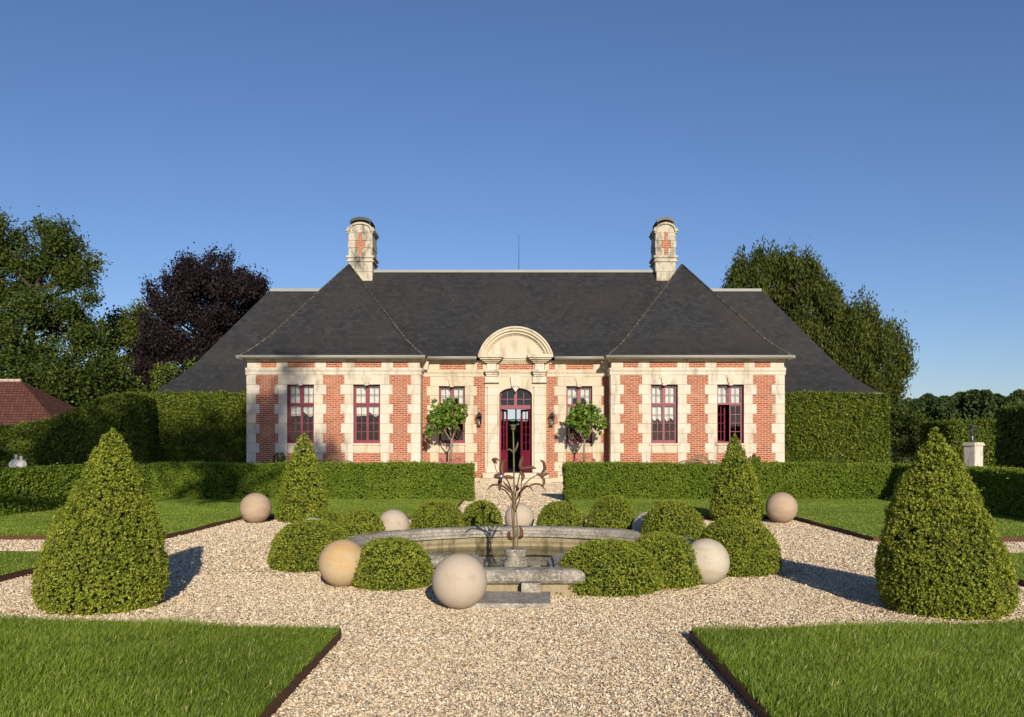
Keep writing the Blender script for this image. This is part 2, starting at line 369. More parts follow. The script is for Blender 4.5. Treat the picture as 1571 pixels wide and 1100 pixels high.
def rev_core(prof, cx, cy, n=24, lean=(0, 0)):
    zs = [z for _, z in prof]; zt = max(zs)
    v = []; f = []
    for r, z in prof:
        for k in range(n):
            an = 2 * math.pi * k / n; v.append((cx + r * math.cos(an) + lean[0] * z / zt, cy + r * math.sin(an) + lean[1] * z / zt, z))
    for i in range(len(prof) - 1):
        for k in range(n): f.append((i * n + k, i * n + (k + 1) % n, (i + 1) * n + (k + 1) % n, (i + 1) * n + k))
    return np.array(v), np.array(f)
def topiary(name, label, cat, group, x, y, prof, dens, nl, leaf, seed=0, lean=(0, 0), mat=None, lump=.03, sx=1.0, lf=7):
    """clipped shape of revolution; prof = [(r, z)...] from the ground to the top"""
    pr = np.array(prof, float); seg = np.diff(pr, axis=0); ln = np.linalg.norm(seg, axis=1)
    area = 2 * np.pi * (pr[:-1, 0] + pr[1:, 0]) / 2 * ln; n = int(area.sum() * dens)
    i = rs.choice(len(seg), n, p=area / area.sum()); t = rs.random(n)
    r = pr[i, 0] + seg[i, 0] * t; z = pr[i, 1] + seg[i, 1] * t
    an = rs.random(n) * 2 * np.pi
    nr = seg[i, 1] / ln[i]; nz = -seg[i, 0] / ln[i]
    N = np.stack([nr * np.cos(an), nr * np.sin(an), nz], 1)
    P = np.stack([r * np.cos(an) * sx, r * np.sin(an), z], 1)
    d = wob(P + seed * 3.1, lf, seed) * lump * .8 + wob(P + seed * 1.7, lf * 4, seed + 1) * lump * .7 + wob(P, lf * 9, seed + 2) * lump * .5 + wob(P, lf * 17, seed + 3) * lump * .5
    P = P + N * (d - .03)[:, None]
    P[:, 2] = np.maximum(P[:, 2], .01)
    zt = pr[:, 1].max(); P[:, 0] += x + lean[0] * P[:, 2] / zt; P[:, 1] += y + lean[1] * P[:, 2] / zt
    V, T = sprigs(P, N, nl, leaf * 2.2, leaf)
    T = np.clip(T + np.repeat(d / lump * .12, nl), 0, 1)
    core = rev_core([(max(a_ - .06 - lump, .0) * 1.0, b_ * .97 if b_ > .1 else b_) for a_, b_ in prof], 0, 0, 24, lean)
    core = (core[0] * np.array([sx, 1, 1]) + np.array([x, y, 0]), core[1])
    o = foliage_obj(name, V, T, mat or m_box, None, core, (x, y, 0)); return tag(o, label, cat, group)
def hedge(name, label, path, th, dens, nl, leaf, mat, z0=0.0, lump=.04, lf=2.5, seed=0, group=None, back=.6):
    """path [(x, y, h)...] runs along the side the camera sees; thickness th lies to its left"""
    Ps = []; Ns = []; cv = []; cf = []; sgn = 1 if th > 0 else -1; th = abs(th)
    for j in range(len(path) - 1):
        a_, b_ = np.array(path[j], float), np.array(path[j + 1], float)
        d = b_[:2] - a_[:2]; L = np.linalg.norm(d); d /= L; nn = np.array([-d[1], d[0]]) * sgn       # nn points to the left of travel
        hm = (a_[2] + b_[2]) / 2
        def smp(n): return rs.random(n), rs.random(n)
        for side, fac in ((0, 1.0), (1, back)):
            n = int(L * hm * dens * fac); u, w = smp(n); h = a_[2] + (b_[2] - a_[2]) * u
            q = a_[:2][None] + d[None] * (u * L)[:, None] + nn[None] * (th * side)
            Ps.append(np.column_stack([q, z0 + (h - z0) * w])); Ns.append(np.tile(np.append(nn * (1 if side else -1), 0), (n, 1)))
        n = int(L * th * dens); u, w = smp(n); q = a_[:2][None] + d[None] * (u * L)[:, None] + nn[None] * (th * w)[:, None]
        Ps.append(np.column_stack([q, a_[2] + (b_[2] - a_[2]) * u])); Ns.append(np.tile([0, 0, 1.0], (n, 1)))
        o = len(cv); e = .05 + lump * .5
        for P_, s_ in ((a_, e if j == 0 else 0), (b_, -e if j == len(path) - 2 else 0)):
            for k in (e, th - e):
                q = P_[:2] + d * s_ + nn * k
                cv += [(q[0], q[1], z0), (q[0], q[1], P_[2] - e)]
        cf += [(o, o + 1, o + 5, o + 4), (o + 2, o + 6, o + 7, o + 3), (o + 1, o + 3, o + 7, o + 5), (o, o + 2, o + 3, o + 1), (o + 4, o + 5, o + 7, o + 6)]
        for P_, sg, cond in ((a_, -1, j == 0), (b_, 1, j == len(path) - 2)):
            if cond:
                n = int(th * P_[2] * dens); u, w = smp(n); q = P_[:2][None] + nn[None] * (th * u)[:, None]
                Ps.append(np.column_stack([q, z0 + (P_[2] - z0) * w])); Ns.append(np.tile(np.append(d * sg, 0), (n, 1)))
    P = np.vstack(Ps); N = np.vstack(Ns)
    dd = wob(P + seed * 2.3, lf, seed) * lump + wob(P, lf * 4, seed + 1) * lump * .6
    P = P + N * (dd - .03)[:, None]
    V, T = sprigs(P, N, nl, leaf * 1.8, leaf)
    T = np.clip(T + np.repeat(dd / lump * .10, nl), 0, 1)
    at = (path[0][0], path[0][1], 0)
    o = foliage_obj(name, V, T, mat, None, (np.array(cv), np.array(cf)), at); return tag(o, label, 'hedge', group)
def tree(name, label, cat, group, base, Y, lobes, mat, leaf, ncl, nl, cr=.5, depth=1.0, trunk_r=.4, bark=None, up=.0, flat=1.0, tip=0.0, z0=0, asp=.7, plume=0, shrink=.92, sub=4.5, dpy=0):
    lobes = [(a_, b_ + dpy, c_) for a_, b_, c_ in lobes]
    """lobes [(px, py, r_px)] give the crown's masses; each gets its own distance, so the crown is as deep as it is wide"""
    bx = wx(base, Y); root = empty(name, (bx, Y, z0), label, cat, group)
    tk = MB(); C = []
    zmin = min(wz(py + r * .6, Y) for _, py, r in lobes); fork = max(2.0, zmin * .7 + 1)
    zt = max(wz(py, Y) for _, py, r in lobes); xm = float(np.mean([wx(p_[0], Y) for p_ in lobes]))
    tk.tube([(bx, Y, z0 - .2), (bx + .1, Y, fork * .5), (bx, Y + .1, fork), (bx * .5 + xm * .5, Y - .1, (fork + zt) / 2), (xm, Y, fork + (zt - fork) * .82)], [trunk_r * 1.25, trunk_r * .85, trunk_r * .7, trunk_r * .4, .05], 9)
    def leader(z):
        z = min(z, fork + (zt - fork) * .8); u = min(max((z - fork) / (zt - fork), 0), 1); return (bx + (xm - bx) * u, Y, max(z, fork - .3))
    Vs = []; Ts = []
    for px, py, r in lobes:
        rr = r * Y / F * shrink; dy = random.uniform(-1, 1) * rr * depth * 1.4
        c = np.array([wx(px, Y + dy), Y + dy, wz(py, Y + dy)])
        hd = math.hypot(c[0] - xm, c[1] - Y); st_ = Vector(leader(min(c[2] - hd * random.uniform(.5, .8), zt - 1)))
        mid = st_ * .45 + Vector(c) * .55 + Vector((random.uniform(-.3, .3), random.uniform(-.3, .3), random.uniform(-.25, .1) * hd * .5))
        tk.tube([tuple(st_), mid, tuple(c)], [trunk_r * .24, trunk_r * .14, .03], 6)
        n = max(6, int(ncl * (rr / 2.5) ** 2))
        ns = max(3, int(sub * rr)); sd = unit(rs.normal(size=(ns, 3)) + np.array([0, -.3, .15])); sc_ = c[None] + sd * rr * rs.uniform(.45, .85, (ns, 1))
        pick = rs.integers(0, ns, n); d = unit(rs.normal(size=(n, 3))); sr = (rr * .40 * rs.uniform(.7, 1.2, ns))[pick]
        pc = sc_[pick] + d * (sr * rs.random(n) ** .4)[:, None] * np.array([1, 1, .62])
        for k in range(0, n, max(1, n // 7)):
            tk.tube([tuple(c), tuple((c + pc[k]) / 2 + rs.normal(size=3) * .1), tuple(pc[k])], [.05, .035, .012], 4)
        if tip: pc2 = pc + (unit(pc - np.array([bx, Y, fork]))) * (rs.random(n)[:, None] ** 3 * tip)
        else: pc2 = pc
        m = n * nl; cc = np.repeat(pc2, nl, 0); dr = np.repeat(unit(pc2 - np.array([bx, Y, fork]) + rs.normal(size=(n, 3)) * 1.0), nl, 0)
        P = cc + rs.normal(size=(m, 3)) * cr * .45 * np.array([1, 1, flat]) + dr * (rs.random(m)[:, None] - .5) * tip * .7
        if plume: P[:, 2] += (rs.random(m) - .3) * plume * np.repeat(rs.random(n) ** 2, nl); P[:, :2] -= (P[:, :2] - cc[:, :2]) * np.clip((P[:, 2:3] - cc[:, 2:3]) / plume, 0, .8)
        D = unit(rs.normal(size=(m, 3)) + dr * .8 + np.array([0, 0, up])); N = unit(rs.normal(size=(m, 3)) * .8 + np.array([0, -.25, .8]))
        sz = leaf * rs.uniform(.6, 1.3, m)
        Vs.append(leaf_quads(P, D, N, sz, sz * asp)); Ts.append(np.clip(np.repeat(rs.random(n), nl) * .55 + rs.random(m) * .45, 0, 1))
    tk.build('trunk', bark or m_bark, root, smooth=True)
    foliage_obj('crown', np.vstack(Vs), np.concatenate(Ts), mat, root, None, tuple(WL[root.name]))
    return root

# ------------------------------------------------------------------ ground, gravel, lawns
FX, FY, FR = 0.0, 11.65, 2.5
def holed_sheet(name, mat, rect, z):
    x0, x1, y0, y1 = rect; vs = []; fs = []
    # hole: square round the fountain bay, its rim hidden under the basin walls; a fan of quads runs out to the rectangle
    hole = [(-.57, 9.28), (.57, 9.28), (.57, 10.40), (1.50, 10.70), (2.1, 11.3), (2.3, 11.9), (2.0, 13.0), (1.1, 13.7), (0, 13.95), (-1.1, 13.7), (-2.0, 13.0), (-2.3, 11.9), (-2.1, 11.3), (-1.50, 10.70), (-.57, 10.40)]
    import bmesh
    from mathutils.geometry import delaunay_2d_cdt
    pts = [Vector(p_) for p_ in hole] + [Vector(p_) for p_ in ((x0, y0), (x1, y0), (x1, y1), (x0, y1))]; n = len(hole)
    ed = [(i, (i + 1) % n) for i in range(n)] + [(n, n + 1), (n + 1, n + 2), (n + 2, n + 3), (n + 3, n)]
    v2, e2, f2, *_ = delaunay_2d_cdt(pts, ed, [], 0, 1e-6)
    P2 = np.array([[p_.x, p_.y] for p_ in v2]); keep = []
    for f_ in f2:
        c_ = P2[list(f_)].mean(0)[None]
        if not in_poly(c_, hole)[0] and in_poly(c_, [(x0, y0), (x1, y0), (x1, y1), (x0, y1)])[0]: keep.append(tuple(f_))
    me = bpy.data.meshes.new(name); me.from_pydata([(p_[0], p_[1], z) for p_ in P2], [], keep); me.materials.append(mat)
    o = put(bpy.data.objects.new(name, me), None, (0, 0, 0)); o['kind'] = 'structure'; return o
def in_poly(P, poly):
    x, y = P[:, 0], P[:, 1]; r = np.zeros(len(P), bool); n = len(poly)
    for i in range(n):
        (xa, ya), (xb, yb) = poly[i], poly[(i + 1) % n]
        c = ((ya > y) != (yb > y)) & (x < (xb - xa) * (y - ya) / (yb - ya + 1e-12) + xa); r ^= c
    return r
holed_sheet('ground', m_field, (-900, 900, -300, 1500), -.006)
holed_sheet('gravel_path', m_gravel, (-40, 40, -12, 47), .0)

LH = .085
lawns = {  # name -> polygon (counter-clockwise), label bits
 'front left': [(-9, 1.5), (-1.43, 1.5), (-1.43, 7.18), (-4.5, 7.62), (-9, 8.0)],
 'front right': [(1.42, 1.5), (9, 1.5), (9, 7.8), (4.3, 7.45), (1.42, 7.15)],
 'side left': [(-10.9, 9.6), (-5.9, 9.9), (-5.9, 12.4), (-10.9, 12.4)],
 'side right': [(5.65, 9.6), (10.2, 9.4), (10.2, 12.2), (5.8, 12.2)],
 'back left': [(-11.4, 14.5), (-5.8, 14.5), (-5.7, 18.3), (-1.42, 18.3), (-1.42, 24.1), (-9.9, 24.1)],
 'back right': [(5.8, 14.25), (10.4, 14.1), (10.4, 24.1), (1.42, 24.1), (1.42, 18.3), (5.8, 18.3)],
}
def in_poly(P, poly):
    x, y = P[:, 0], P[:, 1]; r = np.zeros(len(P), bool); n = len(poly)
    for i in range(n):
        (xa, ya), (xb, yb) = poly[i], poly[(i + 1) % n]
        c = ((ya > y) != (yb > y)) & (x < (xb - xa) * (y - ya) / (yb - ya + 1e-12) + xa); r ^= c
    return r
EDG = {'front left': 'rusty steel edging of the left lawn nearest the camera', 'front right': 'rusty steel edging of the right lawn nearest the camera',
       'side left': 'rusty steel edging of the small lawn behind the big left cone', 'side right': 'rusty steel edging of the small lawn behind the big right cone',
       'back left': 'rusty steel edging of the lawn along the left low hedge', 'back right': 'rusty steel edging of the lawn along the right low hedge'}
def blades(P, h, w, lean=.35):
    n = len(P); an = rs.random(n) * 2 * np.pi; d = np.stack([np.cos(an), np.sin(an), 0 * an], 1)
    la = rs.random(n) * 2 * np.pi; ld = np.stack([np.cos(la), np.sin(la), 0 * la], 1) * (np.abs(rs.normal(size=n)) * lean)[:, None]
    ld[:, 0] += .18; h = h[:, None]; up = np.array([0, 0, 1.0])
    b = P; m = P + up * h * .55 + ld * h * .3; t = P + up * h * .95 + ld * h
    W = d * w[:, None] * .5
    V = np.stack([b - W, b + W, m + W * .8, m - W * .8, t], 1).reshape(-1, 3)
    i = np.arange(n) * 5
    return V, np.stack([i, i + 1, i + 2, i + 3], 1), np.stack([i + 3, i + 2, i + 4], 1)
for nm, poly in lawns.items():
    root = MB().slab(poly, .0, LH - .02).build('lawn', m_turf); root['kind'] = 'structure'
    e = MB()
    n = len(poly)
    for i in range(n):
        (xa, ya), (xb, yb) = poly[i], poly[(i + 1) % n]
        L = math.hypot(xb - xa, yb - ya); dx, dy = (xb - xa) / L, (yb - ya) / L; nx, ny = dy * .008, -dx * .008
        k = max(2, int(L / .5)); pt = []
        for j in range(k):
            f0, f1 = j / k, (j + 1) / k
            z0_ = LH - .004 + .009 * math.sin(j * 1.7 + i); z1_ = LH - .004 + .009 * math.sin((j + 1) * 1.7 + i)
            A = (xa + (xb - xa) * f0, ya + (yb - ya) * f0); B = (xa + (xb - xa) * f1, ya + (yb - ya) * f1)
            e.add([(A[0], A[1], -.01), (B[0], B[1], -.01), (B[0], B[1], z1_), (A[0], A[1], z0_),
                   (A[0] + nx, A[1] + ny, -.01), (B[0] + nx, B[1] + ny, -.01), (B[0] + nx, B[1] + ny, z1_), (A[0] + nx, A[1] + ny, z0_)],
                  [(0, 1, 2, 3), (5, 4, 7, 6), (3, 2, 6, 7), (4, 0, 3, 7), (1, 5, 6, 2)])
    tag(e.build('lawn_edging', m_rust), EDG[nm], 'lawn edging', 'steel edgings round the lawns')
    xs = [p_[0] for p_ in poly]; ys = [p_[1] for p_ in poly]
    near = 'front' in nm
    x0, x1, y0, y1 = min(xs), max(xs), max(min(ys), 4.3), max(ys)
    if near: x0, x1 = max(x0, -7.6), min(x1, 7.6)
    dn = 11000 if near else (3200 if 'side' in nm else 2200)
    n = int((x1 - x0) * (y1 - y0) * dn)
    P = np.column_stack([rs.uniform(x0, x1, n), rs.uniform(y0, y1, n), np.full(n, LH - .025)]); P = P[in_poly(P, poly)]
    # keep only what the camera and its neighbourhood could see
    P = P[np.abs(P[:, 0]) < P[:, 1] * .66 + 2.6]
    n = len(P); clump = wob(P * np.array([1, 1, 0]), 9, 2)
    if near: h = (.060 + .024 * clump + .012 * wob(P, 2.5, 6)) * rs.uniform(.5, 1.45, n); w = rs.uniform(.003, .0065, n)
    else: h = (.032 + .008 * clump) * rs.uniform(.6, 1.3, n); w = rs.uniform(.005, .009, n)
    V, q, t_ = blades(P, h, w, .45 if near else .35)
    T = np.clip(rs.random(n) * .7 + .12 + .15 * wob(P, 2.2, 4) + .1 * clump, 0, .93); T[rs.random(n) < .03] = 1
    me = np_mesh('grass', V, [q, t_], [m_grass], None, np.repeat(T, 5))
    tag(put(bpy.data.objects.new('grass', me), None, (0, 0, 0)), 'green grass of the %s lawn' % nm, 'grass', None, 'stuff')

# loose gravel stones
def stones(P, s):
    n = len(P); base = np.array([[1, 0, 0], [0, 1, 0], [-1, 0, 0], [0, -1, 0], [0, 0, 1], [0, 0, -1]], float)
    J = base[None] + rs.normal(size=(n, 6, 3)) * .28
    J = J * np.stack([s * rs.uniform(.8, 1.4, n), s * rs.uniform(.7, 1.1, n), s * rs.uniform(.5, .85, n)], 1)[:, None]
    an = rs.random(n) * 6.28; c, sn = np.cos(an)[:, None], np.sin(an)[:, None]
    X = J[..., 0] * c - J[..., 1] * sn; Yy = J[..., 0] * sn + J[..., 1] * c
    V = np.stack([X, Yy, J[..., 2]], 2) + P[:, None]
    fs = np.array([[0, 1, 4], [1, 2, 4], [2, 3, 4], [3, 0, 4], [1, 0, 5], [2, 1, 5], [3, 2, 5], [0, 3, 5]])
    return V.reshape(-1, 3), (np.arange(n)[:, None, None] * 6 + fs[None]).reshape(-1, 3)
Pl = []; Sl = []
for (y0, y1, dn, s0, s1) in ((4.4, 7.0, 5600, .0042, .0096), (7.0, 10.5, 3700, .0052, .0108), (10.5, 19, 1200, .008, .014), (19, 35.5, 420, .012, .020)):
    xm = y1 * .62 + 2.4; n = int(2 * xm * (y1 - y0) * dn)
    P = np.column_stack([rs.uniform(-xm, xm, n), rs.uniform(y0, y1, n), np.full(n, .002)])
    P = P[np.abs(P[:, 0]) < (P[:, 1] * .62 + 2.2 if y0 < 19 else 2.6)]
    ok = ~((np.hypot(P[:, 0] / 2.47, (P[:, 1] - 11.9) / np.where(P[:, 1] < 11.9, 1.69, 2.22)) < 1) | ((np.abs(P[:, 0]) < .67) & (P[:, 1] > 9.17) & (P[:, 1] < 11)))
    for poly in lawns.values(): ok &= ~in_poly(P, poly)
    P = P[ok]; s = rs.uniform(s0, s1, len(P)); big = rs.random(len(P)) < .03; s[big] *= 1.5
    P[:, 2] += s * .35 + rs.random(len(P)) * .006; Pl.append(P); Sl.append(s)
P = np.vstack(Pl); s = np.concatenate(Sl); V, f = stones(P, s)
me = np_mesh('gravel', V, [f], [m_stonelet], None, np.repeat(rs.random(len(P)), 6))
tag(put(bpy.data.objects.new('gravel', me), None, (0, 0, 0)), 'loose cream and tan gravel round the fountain', 'gravel', None, 'stuff')

# ------------------------------------------------------------------ the house
YP, YR = 35.5, 36.5
house = empty('brick_house', (0, YR, 0), 'long red brick and cream stone house with dark slate hipped roofs', 'house')
XI, XO = 3.855, 10.83
ZROW = [4.36 - .393 * i for i in range(12)]
def rows(): return [(ZROW[i + 1], ZROW[i], i) for i in range(11)]
OW, OZ0, OZ1 = .54, 1.60, 3.967
def wall_with_openings(name, x0, x1, y, th, ops, ztop=5.0, ob=OZ0, ot=OZ1):
    w = MB(); cur = x0
    for c in ops:
        w.box(cur, c - OW, y, y + th, 0, ztop); w.box(c - OW, c + OW, y, y + th, 0, ob); w.box(c - OW, c + OW, y, y + th, ot, ztop); cur = c + OW
    w.box(cur, x1, y, y + th, 0, ztop); return w
g = .010                                                     # joint between two blocks
def block(mb, x0, x1, yf, z0, z1, proud=.022, depth=.10):
    if x0 > x1: x0, x1 = x1, x0
    p_ = proud + random.uniform(-.003, .006)
    mb.box(x0, x1, yf - p_, yf + depth, z0 + g / 2, z1 - g / 2)
def jambs(mb, c, yf, s=.36, l=.50):
    for z0, z1, i in rows():
        if i == 0:
            block(mb, c - OW - s, c - .03, yf, z0, z1, .026); block(mb, c + .03, c + OW + s, yf, z0, z1, .026)
            continue
        w_ = l if i % 2 else s
        for sg in (-1, 1): block(mb, c + sg * (OW + (.0 if i < 8 else .02)), c + sg * (OW + w_ + random.uniform(-.015, .015)), yf, z0, z1)
    # keystone: a plain flared block with a small foot
    mb.prism([(c - .155, 4.35), (c - .10, 4.02), (c + .10, 4.02), (c + .155, 4.35)], yf - .10, yf + .08)
    mb.prism([(c - .21, 4.36), (c - .21, 4.26), (c - .155, 4.20), (c + .155, 4.20), (c + .21, 4.26), (c + .21, 4.36)], yf - .065, yf + .07)
    mb.box(c - .075, c + .075, yf - .12, yf + .08, 3.93, 4.015)
def frieze(mb, segs, yf, z0=4.645, z1=4.895):
    for x0, x1 in segs: block(mb, x0 + g / 2, x1 - g / 2, yf, z0, z1, .018)
def course(mb, x0, x1, yf, step=.95):
    """string course and top strip in lengths with joints"""
    n = max(1, round((x1 - x0) / step)); d = (x1 - x0) / n
    for k in range(n):
        a_, b_ = x0 + k * d + g / 4, x0 + (k + 1) * d - g / 4; t = random.random()
        mb.box(a_, b_, yf - .085, yf + .08, 4.545, 4.640, t); mb.box(a_, b_, yf - .060, yf + .08, 4.500, 4.543, t); mb.box(a_, b_, yf - .035, yf + .08, 4.365, 4.498, t)
        mb.box(a_, b_, yf - .030, yf + .08, 4.90, 4.96, t); mb.box(a_, b_, yf - .075, yf + .08, 4.962, 5.02, t)
LP = lambda x: (x / 4.584 + 360 - 791.5) / 38.03
FR_L = [(LP(a_), LP(b_)) for a_, b_ in ((90, 188), (297, 375), (565, 645), (760, 843), (1035, 1117), (1222, 1305))]
WINS = [(-8.67, YP), (-6.0, YP), (-2.64, YR), (2.64, YR), (6.0, YP), (8.67, YP)]
for sg in (-1, 1):
    xa, xb = sorted((sg * XI, sg * XO)); cs = sorted((sg * 6.0, sg * 8.67))
    w = wall_with_openings('wall', xa, xb, YP, .38, cs)
    w.box(xa, xa + .38, YP + .38, 44.5, 0, 5.0); w.box(xb - .38, xb, YP + .38, 44.5, 0, 5.0)
    w.box(xa + .38, xb - .38, 44.1, 44.5, 0, 5.0)
    w.build('wall', m_brick, house)
    qq = (MB(), MB())
    for z0, z1, i in rows():
        wd = .505 if i % 2 else .356
        block(qq[0], xa - .02, xa + wd, YP, z0, z1); block(qq[1], xb + .02, xb - wd, YP, z0, z1)
        # the corner stones return along the side walls
        wd2 = .356 if i % 2 else .505
        for xs_, dr in ((xa, -1), (xb, 1)):
            lim = min(wd2, .97 if (xs_ * sg < 5) else 9)
            qq[0 if dr < 0 else 1].box(xs_ - .10 if dr > 0 else xs_ - .020, xs_ + .020 if dr > 0 else xs_ + .10, YP + .101, YP + .1 + wd2, z0 + g / 2, z1 - g / 2)
    for q in qq: q.build('corner_quoins', m_lime_st, house)
    for c in cs: q = MB(); jambs(q, c, YP); q.build('window_surround', m_lime_st, house)
    cn = MB(); frieze(cn, FR_L if sg < 0 else [(-b_, -a_) for a_, b_ in FR_L][::-1], YP); course(cn, xa - .06, xb + .06, YP)
    for xs_, dr in ((xa, -1), (xb, 1)):
        y1_ = YR - .1 if abs(xs_) < 5 else 38.0
        for o_, z0, z1 in ((.085, 4.545, 4.640), (.06, 4.5, 4.543), (.035, 4.365, 4.498), (.03, 4.9, 4.96), (.075, 4.962, 5.02)):
            cn.box(xs_ - .05 if dr > 0 else xs_ - o_, xs_ + o_ if dr > 0 else xs_ + .05, YP + .085, y1_, z0, z1, .3)
    cn.build('string_course', m_lime_st, house)
# recessed centre
w = MB(); DW = .68; AZ0, AZ1 = 3.58, 3.90                    # door half width, arch springing and crown
for sg in (-1, 1):
    c = sg * 2.64; e0, e1 = sg * 1.0, sg * XI
    for a_, b_, z0, z1 in ((e0, c - sg * OW, 0, 5.0), (c + sg * OW, e1, 0, 5.0), (c - sg * OW, c + sg * OW, 0, OZ0), (c - sg * OW, c + sg * OW, OZ1, 5.0)):
        w.box(a_, b_, YR, YR + .38, z0, z1)
w.box(-1.0, 1.0, YR + .02, YR + .36, 4.36, 5.0)
w.build('wall', m_brick, house)
RP = lambda x: (x / 4.584 + 640 - 791.5) / 36.99
for sg in (-1, 1):
    q = MB(); jambs(q, sg * 2.64, YR); q.build('window_surround', m_lime_warm, house)
cn = MB(); frieze(cn, [(RP(a_), RP(b_)) for a_, b_ in ((20, 160), (345, 425), (465, 492), (562, 575), (815, 830), (900, 930), (970, 1050), (1240, 1345))], YR)
course(cn, -XI + .03, -1.30, YR); course(cn, 1.30, XI - .03, YR)
course(cn, -.70, .70, YR)
for k in range(int(7.5 / .09)):                             # dentils below the recessed eave
    x = -3.75 + k * .09
    cn.box(x, x + .045, YR - .115, YR - .03, 4.975, 5.035, .3)
cn.build('string_course', m_lime_warm, house)
# door surround: piers in courses, arch spandrels, pilasters
ds = MB(); N = 16
arch = [(-DW * math.cos(math.pi * k / N), AZ0 + (AZ1 - AZ0) * math.sin(math.pi * k / N) ** .9) for k in range(N + 1)]
for sg in (-1, 1):
    for z0, z1, i in rows():
        if z1 > AZ0: z1_ = min(z1, AZ0)
        else: z1_ = z1
        if z0 < AZ0 and z1_ > .4: ds.box(sg * DW, sg * 1.27, YR - .03, YR + .37, max(z0, .39) + g / 2, z1_ - g / 2)
    ds.box(sg * DW, sg * 1.27, YR - .03, YR + .37, AZ0 + .003, 4.36)
for k in range(N):
    (xa, za), (xb, zb) = arch[k], arch[k + 1]
    ds.add([(xa, YR - .03, za), (xb, YR - .03, zb), (xb, YR - .03, 4.36), (xa, YR - .03, 4.36), (xa, YR + .37, za), (xb, YR + .37, zb), (xb, YR + .37, 4.36), (xa, YR + .37, 4.36)],
           [(0, 1, 2, 3), (5, 4, 7, 6), (4, 5, 1, 0), (3, 2, 6, 7)], .6)
    # raised roll moulding following the arch
    oa, ob_ = (xa * 1.09, za + .05 * math.sin(math.pi * k / N)), (xb * 1.09, zb + .05 * math.sin(math.pi * (k + 1) / N))
    ds.add([(xa, YR - .055, za), (xb, YR - .055, zb), (ob_[0], YR - .055, ob_[1]), (oa[0], YR - .055, oa[1]), (xa, YR - .02, za), (xb, YR - .02, zb), (ob_[0], YR - .02, ob_[1]), (oa[0], YR - .02, oa[1])],
           [(0, 1, 2, 3), (4, 5, 1, 0), (3, 2, 6, 7)], .5)
for sg in (-1, 1): ds.box(sg * DW, sg * DW * 1.09, YR - .055, YR - .02, .39, AZ0, .5)
ds.build('door_surround', m_lime_warm, house)
kz = MB().prism([(-.22, 4.36), (-.17, 3.98), (.17, 3.98), (.22, 4.36)], YR - .17, YR + .1, .1)
kz.prism([(-.15, 3.978), (-.15, 3.94), (0, 3.72), (.15, 3.94), (.15, 3.978)], YR - .13, YR + .1, .1); kz.box(-.165, .165, YR - .19, YR, 3.94, 3.975, .3)
kz.build('keystone', m_lime_st, house)
for sg in (-1, 1):
    p_ = MB()
    for z0, z1, i in rows():
        if z1 > .5 and i > 0: p_.box(sg * .77, sg * 1.16, YR - .12, YR, max(z0, .62) + g / 3, min(z1, 4.12) - g / 3)
    p_.box(sg * .72, sg * 1.21, YR - .17, YR, .39, .62)
    p_.box(sg * .70, sg * 1.27, YR - .17, YR, 4.13, 4.36); p_.box(sg * .68, sg * 1.29, YR - .20, YR, 4.105, 4.135); p_.box(sg * .74, sg * 1.2, YR - .14, YR, 3.93, 3.965)
    for o_, z0, z1 in ((.12, 4.362, 4.45), (.17, 4.45, 4.54), (.26, 4.54, 4.64)):
        p_.box(sg * (.80 - o_ * .45), sg * (1.16 + o_ * .45), YR - .10 - o_, YR, z0, z1)
    p_.box(sg * .79, sg * 1.18, YR - .12, YR, 4.642, 4.93)
    p_.build('pilaster', m_lime_st, house)
    cb_ = MB()
    for o_, z0, z1 in ((.10, 4.93, 4.99), (.18, 4.99, 5.05), (.27, 5.05, 5.12), (.34, 5.12, 5.25)):
        cb_.box(sg * (.80 - o_ * .9), sg * (1.18 + o_ * 1.05), YR - .12 - o_ * 1.15, YR + .3, z0, z1)
    cb_.build('cornice_block', m_lime_warm, house)
# segmental pediment
pd = MB(); PR = 1.597; PZ = 5.25 + 1.14 - PR
def ring(mb, r0, r1, yf, yb, zb=5.25, n=40, t=.4):
    a0 = math.asin((zb - PZ) / r1)
    pts = [(a0 + (math.pi - 2 * a0) * k / n) for k in range(n + 1)]
    P_ = []
    for an in pts:
        c_, s_ = math.cos(an), math.sin(an); P_.append(((r0 * c_, max(PZ + r0 * s_, zb)), (r1 * c_, PZ + r1 * s_)))
    for k in range(n):
        (i0, o0), (i1, o1) = P_[k], P_[k + 1]
        mb.add([(i0[0], yf, i0[1]), (i1[0], yf, i1[1]), (o1[0], yf, o1[1]), (o0[0], yf, o0[1]), (i0[0], yb, i0[1]), (i1[0], yb, i1[1]), (o1[0], yb, o1[1]), (o0[0], yb, o0[1])],
               [(3, 2, 1, 0), (3, 7, 6, 2), (0, 1, 5, 4)], t)
ring(pd, PR - .07, PR, YR - .52, YR + 1.6); ring(pd, PR - .17, PR - .07, YR - .46, YR + .3); ring(pd, PR - .27, PR - .17, YR - .36, YR + .3); ring(pd, PR - .31, PR - .27, YR - .28, YR + .3)
for k in range(64):
    an = .32 + (math.pi - .64) * k / 63
    if k % 2: continue
    c_, s_ = math.cos(an), math.sin(an)
    if PZ + (PR - .35) * s_ < 5.3: continue
    dx, dz = -s_ * .016, c_ * .016; r0, r1 = PR - .355, PR - .31
    q4 = [(r0 * c_ - dx, PZ + r0 * s_ - dz), (r1 * c_ - dx, PZ + r1 * s_ - dz), (r1 * c_ + dx, PZ + r1 * s_ + dz), (r0 * c_ + dx, PZ + r0 * s_ + dz)]
    pd.prism(q4, YR - .25, YR - .15, .5)
pts = []; a0 = math.asin((5.25 - PZ) / (PR - .3))
